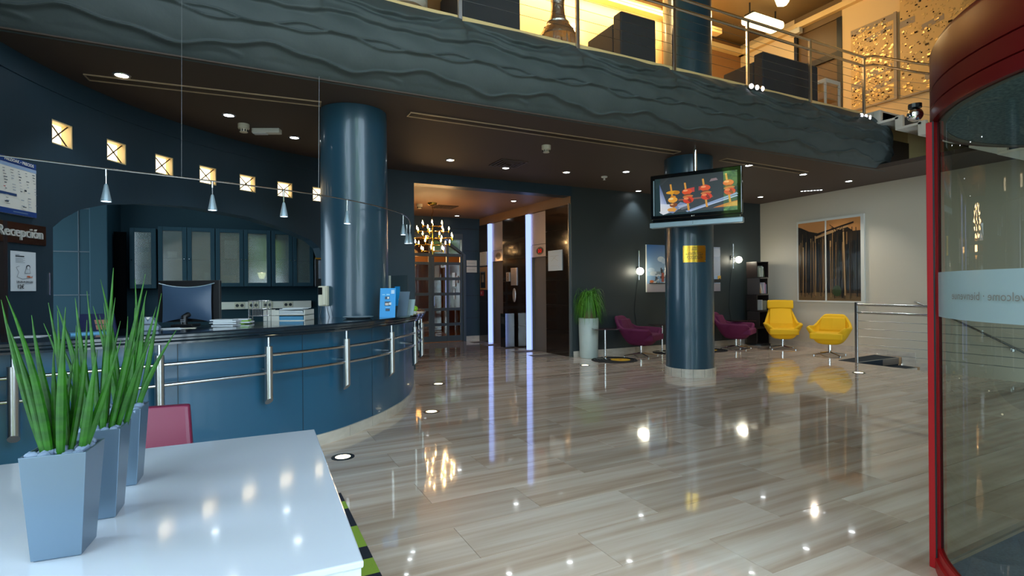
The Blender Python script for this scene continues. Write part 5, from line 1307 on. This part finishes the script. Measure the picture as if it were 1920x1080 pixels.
for k in range(6):
    y, z = 5.22 - .33 * k, 4.33 - .175 * k
    MB().box(9.62, 10.98, y - .33, y + .05, z - .215, z - .175).build('tread', 'step_white', us, bevel=0.004)
    MB().box(9.68, 10.98, y - .02, y + .02, z - .175, z).build('riser', 'blue_wall', us)
    MB().box(9.62, 9.68, y - .06, y + .05, z - .175, z + .01).build('step_end', 'step_white', us)
MB().box(9.66, 10.98, 5.2, 5.42, 4.2, 4.36).build('landing', 'step_white', us)

def box_chair(lab, x, y, w, zb=5.13):
    t = thing('box_armchair', lab, 'armchair', (x, y, 4.36), 0, 'dark box armchairs on the gallery')
    h = zb - 4.36; d = .78
    MB().box(0, w, 0, .17, .13, h).build('backrest', 'charcoal_fabric', t, bevel=0.02)
    for a in (0, w - .15): MB().box(a, a + .15, .17, d, .13, h - .10).build('armrest', 'charcoal_fabric', t, bevel=0.02)
    MB().box(.15, w - .15, .17, d, .13, .42).build('seat', 'charcoal_fabric', t, bevel=0.03)
    for a in (0.01, w - .04):
        for b in (.02, d - .06): MB().box(a, a + .035, b, b + .035, 0, .15).build('leg', 'chrome', t)
    return t
box_chair('dark armchair on the gallery left of the hammered silver stand', 2.32, 5.75, .76, 5.20)
box_chair('dark armchair on the gallery between silver stand and dark column', 4.62, 5.75, .62, 5.15)
box_chair('wide dark sofa on the gallery right of the dark column', 7.46, 5.75, 1.40, 5.15)
sv = thing('silver_stand', 'hammered silver pedestal with flared open foot on the gallery', 'pedestal', (3.74, 5.95, 4.36))
MB().lathe([(.19, .0), (.20, .02), (.18, .03)], 0, 0, 24).build('foot_ring', 'hammered', sv, smooth=True)
MB().lathe([(.255, .30), (.25, .33), (.20, .42), (.145, .49), (.15, .51), (.12, .53)], 0, 0, 28).build('foot', 'hammered', sv, smooth=True)
for k in range(8): MB().tube([(.19 * cosd(45 * k), .19 * sind(45 * k), .01), (.225 * cosd(45 * k), .225 * sind(45 * k), .2), (.20 * cosd(45 * k), .20 * sind(45 * k), .42)], .011, 6).build('foot_bar', 'hammered', sv, smooth=True)
MB().lathe([(.12, .53), (.095, .62), (.085, .74), (.10, .88), (.15, 1.05), (.19, 1.15), (.17, 1.16)], 0, 0, 28).build('body', 'hammered', sv, smooth=True)
stb = thing('lounge_side_table', 'low white-framed side table at the end of the dark sofa', 'side table', (9.02, 5.72, 4.36))
MB().box(0, .42, 0, .45, .55, .62).build('table_top', 'step_white', stb, bevel=0.005)
for a in (.0, .39):
    for b in (0, .42): MB().box(a, a + .03, b, b + .03, 0, .55).build('leg', 'step_white', stb)
MB().box(.03, .39, .03, .42, .28, .30).build('shelf', 'wood_end', stb)
wst = thing('white_stool', 'round white stool half hidden on the gallery floor edge', 'stool', (1.76, 6.1, 4.36)); MB().lathe([(0, .30), (.2, .31), (.24, .36), (.24, .5), (0, .5)], 0, 0, 28).build('seat', 'step_white', wst, smooth=True); MB().cyl(0, 0, 0, .30, .03, 12).cyl(0, 0, 0, .015, .18, 20).build('base', 'chrome', wst)
wbx = thing('wooden_cabinet', 'small wooden cabinet left of the gallery armchair', 'cabinet', (2.1, 6.6, 4.36)); MB().box(0, .4, 0, .35, 0, .95).build('body', 'wood_end', wbx, bevel=0.005); MB().box(.02, .38, -.015, 0, .05, .9).build('door', 'lounge_brown', wbx, bevel=0.004); MB().ball((.33, -.025, .5), .012, n=8, m=6).build('knob', 'brass', wbx)
lb = thing('ceiling_lamp', 'large glowing rectangular ceiling lamp over the gallery lounge', 'ceiling lamp', (9.9, 7.62, 7.3))
MB().box(-.48, .48, -.17, .17, -.42, -.26).build('diffuser', 'box_glow', lb, bevel=0.05)
MB().box(-.44, .44, -.1, .1, -.26, -.22).build('mount', 'dark_metal', lb); MB().cyl(-.4, 0, -.22, 0, .015, 8).build('hanger', 'dark_metal', lb); MB().cyl(.4, 0, -.22, 0, .015, 8).build('hanger', 'dark_metal', lb)
pdl = thing('paper_pendant', 'crumpled white paper pendant lamp hanging at the top edge', 'pendant', (9.55, 6.9, 7.3))
pm = MB().lathe([(.02, -.1), (.10, -.14), (.15, -.26), (.10, -.36), (.02, -.40)], 0, 0, 11); q = random.Random(2); pm.v = [(a * q.uniform(.75, 1.2), b * q.uniform(.75, 1.2), c) for a, b, c in pm.v]
pm.build('shade', 'box_glow', pdl); MB().cyl(0, 0, -.12, 0, .006, 6).build('cord', 'black', pdl)
sc_ = thing('wall_sconce', 'small glowing wall lamp with red lower part on the lounge wall', 'wall lamp', (5.75, 8.6, 6.15))
MB().box(-.07, .07, -.10, 0, .08, .30).build('shade', 'box_glow', sc_, bevel=0.01); MB().box(-.07, .07, -.10, 0, -.16, .08).build('lower_part', 'sconce_red', sc_, bevel=0.01)
lamp('sconce_light', 'POINT', (0, -.3, .2), 25, YEL, size=.1, parent=sc_)
cmr = thing('security_camera', 'small cream security camera under the lounge cornice', 'camera', (10.88, 7.55, 6.95)); MB().box(-.06, .06, -.12, .12, -.06, .06).build('case', 'cream_plastic', cmr, bevel=0.01); MB().cyl(0, 0, .06, .09, .02, 10).build('mount', 'cream_plastic', cmr)

def mosaic(lab, y0, y1, z0, z1, seed, bands):
    t = thing('mosaic_panel', lab, 'wall art', (10.985, y0, z0), -90, 'mosaic panels on the gallery wall')
    W, H = y0 - y1, z1 - z0
    MB().box(0, W, -.03, 0, 0, H).build('backing', 'mosaic_base', t)
    MB().box(W - .05, W, -.05, -.03, 0, H).box(0, W - .05, -.045, -.03, 0, .03).build('edge_frame', 'mosaic_band', t)
    for (x0, x1, za, zb, sl) in bands: MB().add([(x0, -.034, za), (x1, -.034, za + sl), (x1, -.034, zb + sl), (x0, -.034, zb)], [(0, 1, 2, 3)]).build('grey_band', 'mosaic_band', t)
    q = random.Random(seed); g_, d_ = MB(), MB()
    for k in range(620):
        s = q.choice([.012, .018, .024, .034]); x = q.uniform(.01, W - .1); z = q.uniform(.04, H - .06); y = -.034 - q.uniform(0, .006); tl = q.uniform(-.005, .005)
        m = d_ if q.random() < .22 else g_; w = s * q.uniform(.8, 1.8)
        x1 = min(x + w, W - .06)
        m.add([(x, y, z), (x1, y + tl, z), (x1, y + tl + q.uniform(-.004, .004), z + s), (x, y, z + s), (x, -.03, z), (x1, -.03, z), (x1, -.03, z + s), (x, -.03, z + s)], [(0, 1, 2, 3), (0, 4, 5, 1), (3, 2, 6, 7), (0, 3, 7, 4), (1, 5, 6, 2)])
    stuff(g_.build('gold_pieces', 'mosaic_gold', t)); stuff(d_.build('dark_pieces', 'mosaic_dark', t))
mosaic('gold and silver mosaic panel with grey bands, nearer the dark doorway', 6.42, 5.58, 4.87, 6.50, 1, [(0, .8, 1.50, 1.62, 0), (.30, .76, 1.28, 1.36, .06), (.3, .76, .55, .66, .05), (0, .2, .42, .56, 0), (.2, .78, .25, .33, .08)])
mosaic('gold and silver mosaic panel partly behind the red revolving door', 5.53, 4.0, 4.85, 6.75, 2, [(.0, .25, 1.30, 1.42, .02), (.3, .6, 1.65, 1.78, .05), (.35, .7, 1.12, 1.22, .05), (.4, .9, .2, .3, .05)])

def spot_cluster(lab, x0, y, z, n, dx):
    t = thing('spotlight_cluster', lab, 'spotlight', (x0, y, z), 0, 'spotlight clusters under the gallery railing')
    MB().tube([(-.05, .06, 0.03), (dx * n, .06, 0.03)], .008, 8).build('bar', 'chrome', t)
    for k in range(n):
        MB().lathe([(.012, -.07), (.04, .02), (.042, .04), (.036, .04)], 0, 0, 14).build('head', 'chrome', t, smooth=True, loc=(dx * k, 0, 0), rot=(rad(100), 0, rad(-20 + 12 * k)))
        MB().cyl(0, 0, .03, .038, .034, 14).build('lens', 'spot_glow', t, loc=(dx * k, 0, 0), rot=(rad(100), 0, rad(-20 + 12 * k)))
spot_cluster('cluster of three small spotlights under the middle gallery post', 6.56, 5.27, 4.27, 3, .11)
spot_cluster('cluster of three small lit spotlights at the gallery corner post', 9.22, 5.27, 4.22, 3, .11)

# ================================================================== REVOLVING DOOR
DX, DY, DR = 3.6, 0.45, 1.09
rd = thing('revolving_door', 'round red revolving door with curved glass walls at the entrance', 'revolving door', (DX, DY, 0))
FN = 96
MB().lathe([(DR - .02, 2.2), (DR + .01, 2.2), (DR + .012, 2.21), (DR + .012, 2.262), (DR + .006, 2.265), (DR - .02, 2.265)], 0, 0, FN).build('lower_band', 'red_lacquer', rd, smooth=True)
MB().lathe([(DR - .02, 2.267), (DR + .006, 2.267), (DR + .012, 2.27), (DR + .012, 2.352), (DR + .006, 2.355), (DR - .02, 2.355)], 0, 0, FN).build('middle_band', 'red_lacquer', rd, smooth=True)
MB().lathe([(DR - .02, 2.357), (DR + .006, 2.357), (DR + .012, 2.36), (DR + .012, 2.54), (DR - .005, 2.575), (DR - .04, 2.595), (DR - .3, 2.60), (0, 2.60)], 0, 0, FN).build('upper_band', 'red_lacquer', rd, smooth=True)
MB().lathe([(DR - .02, 2.2), (DR - .02, 2.205), (DR - .05, 2.205), (DR - .05, 2.198), (DR - .02, 2.198)], 0, 0, FN).build('ceiling_rim', 'drum_rim', rd, smooth=True)
MB().lathe([(DR - .05, 2.201), (0, 2.201)], 0, 0, FN).build('ceiling_lining', 'drum_lining', rd)
A0, A1 = 120.5, 238.0
MB().lathe([(DR - .012, .10), (DR - .012, 2.2)], 0, 0, 60, A0, A1).build('curved_glass', 'drum_glass', rd, smooth=True)
MB().lathe([(DR - .03, 0), (DR + .012, 0), (DR + .012, .055), (DR, .06), (DR, .10), (DR - .024, .10), (DR - .03, 0)], 0, 0, 60, A0 - 2, A1).build('base_rail', 'red_frame', rd, smooth=True)
MB().lathe([(DR - .009, 1.243), (DR - .009, 1.458)], 0, 0, 60, A0 + .5, A1).build('frosted_band', 'band_film', rd, smooth=True)
MB().lathe([(DR - .012, .10), (DR - .012, 2.2)], 0, 0, 40, 302, 420).build('curved_glass', 'drum_glass', rd, smooth=True)
MB().lathe([(DR - .03, 0), (DR + .012, 0), (DR + .012, .055), (DR, .06), (DR, .10), (DR - .024, .10), (DR - .03, 0)], 0, 0, 40, 302, 420).build('base_rail', 'red_frame', rd, smooth=True)
MB().box(-.565, -.520, .935, .972, 0, 2.2).build('post', 'red_frame', rd, bevel=0.004)
MB().box(-.568, -.565, .935, .942, 0, 2.2).build('gasket', 'black', rd); MB().box(-.535, -.522, .928, .935, .06, 2.2).build('gasket', 'black', rd)
for a in (239, 301, 421):
    f = lambda r, d: (r * cosd(a) - d * sind(a), r * sind(a) + d * cosd(a))
    MB().prism([f(DR - .035, -.026), f(DR + .012, -.026), f(DR + .012, .02), f(DR - .035, .02)], 0, 2.2).build('post', 'red_frame', rd, bevel=0.004)
tx_r = DR + .001
cu = bpy.data.curves.new('t', 'FONT'); cu.body = 'welcome \u00b7 bienvenue'; cu.size = 1.0; to = bpy.data.objects.new('t', cu); COL.objects.link(to); bpy.context.view_layer.update(); tw_ = to.dimensions.x; bpy.data.objects.remove(to); bpy.data.curves.remove(cu)
ks = .425 / tw_
text('lettering', 'welcome \u00b7 bienvenue', ks * 1.0, 'letter_taupe', rd, (0, 0, 0), 0.0, 'LEFT', warp=lambda x, y, z: (tx_r * cosd(156.5 - math.degrees(x / tx_r)), tx_r * sind(156.5 - math.degrees(x / tx_r)), 1.348 + y))
MB().prism([(DR * .96 * cosd(a), DR * .96 * sind(a)) for a in [119] + list(range(125, 416, 10)) + [421]], .001, .012).build('floor_mat', 'mat_carpet', rd)
MB().box(-.54, .54, .945, .975, 0, .014).build('threshold', 'steel', rd)
MB().cyl(0, 0, .012, 2.2, .04, 20).build('centre_shaft', 'red_frame', rd, smooth=True)
for a in (165, 285, 45):
    w = MB().box(.04, 1.02, -.02, .02, .02, .1).box(.04, 1.02, -.02, .02, 2.1, 2.18).box(.98, 1.02, -.02, .02, .1, 2.1).box(.04, .08, -.02, .02, .1, 2.1)
    wo = w.build('wing', 'red_frame', rd, rot=(0, 0, rad(a))); MB().box(.08, .98, -.004, .004, .1, 2.1).build('wing_glass', 'clear_glass', wo)
dome = thing('mirror_dome', 'small mirrored dome camera sticking out beside the red drum', 'camera', (DX - .475, DY + 1.0, 2.25))
MB().ball((0, .06, 0.03), .036, n=16, m=12).build('dome', 'chrome', dome, smooth=True); MB().cyl(0, .06, .065, .085, .03, 12).build('bracket', 'black', dome)

# ================================================================== TREES IN THE STREET (seen only in reflections)
def tree(lab, x, y, h, r, seed):
    t = thing('street_tree', lab, 'tree', (x, y, -.05)); q = random.Random(seed)
    MB().tube([(0, 0, 0), (.1, 0, h * .5), (0, .1, h * .8)], .15, 8, radii=[.18, .13, .07]).build('trunk', 'bark', t, smooth=True)
    m = MB()
    for k in range(90):
        a, b, c = q.gauss(0, r * .45), q.gauss(0, r * .45), h * .7 + q.gauss(0, r * .5); s = r * q.uniform(.12, .25)
        m.ball((a, b, c), s, s, s * .7, 6, 4)
    stuff(m.build('foliage', 'leaf_tree', t))
tree('leafy street tree outside the side window', -7.5, 0.8, 7.5, 2.8, 1)
tree('leafy street tree outside the front windows', 1.0, -11, 7.5, 2.8, 2)
tree('leafy street tree outside beyond the side window farther down the street', -10.0, -7, 6.5, 2.2, 3)
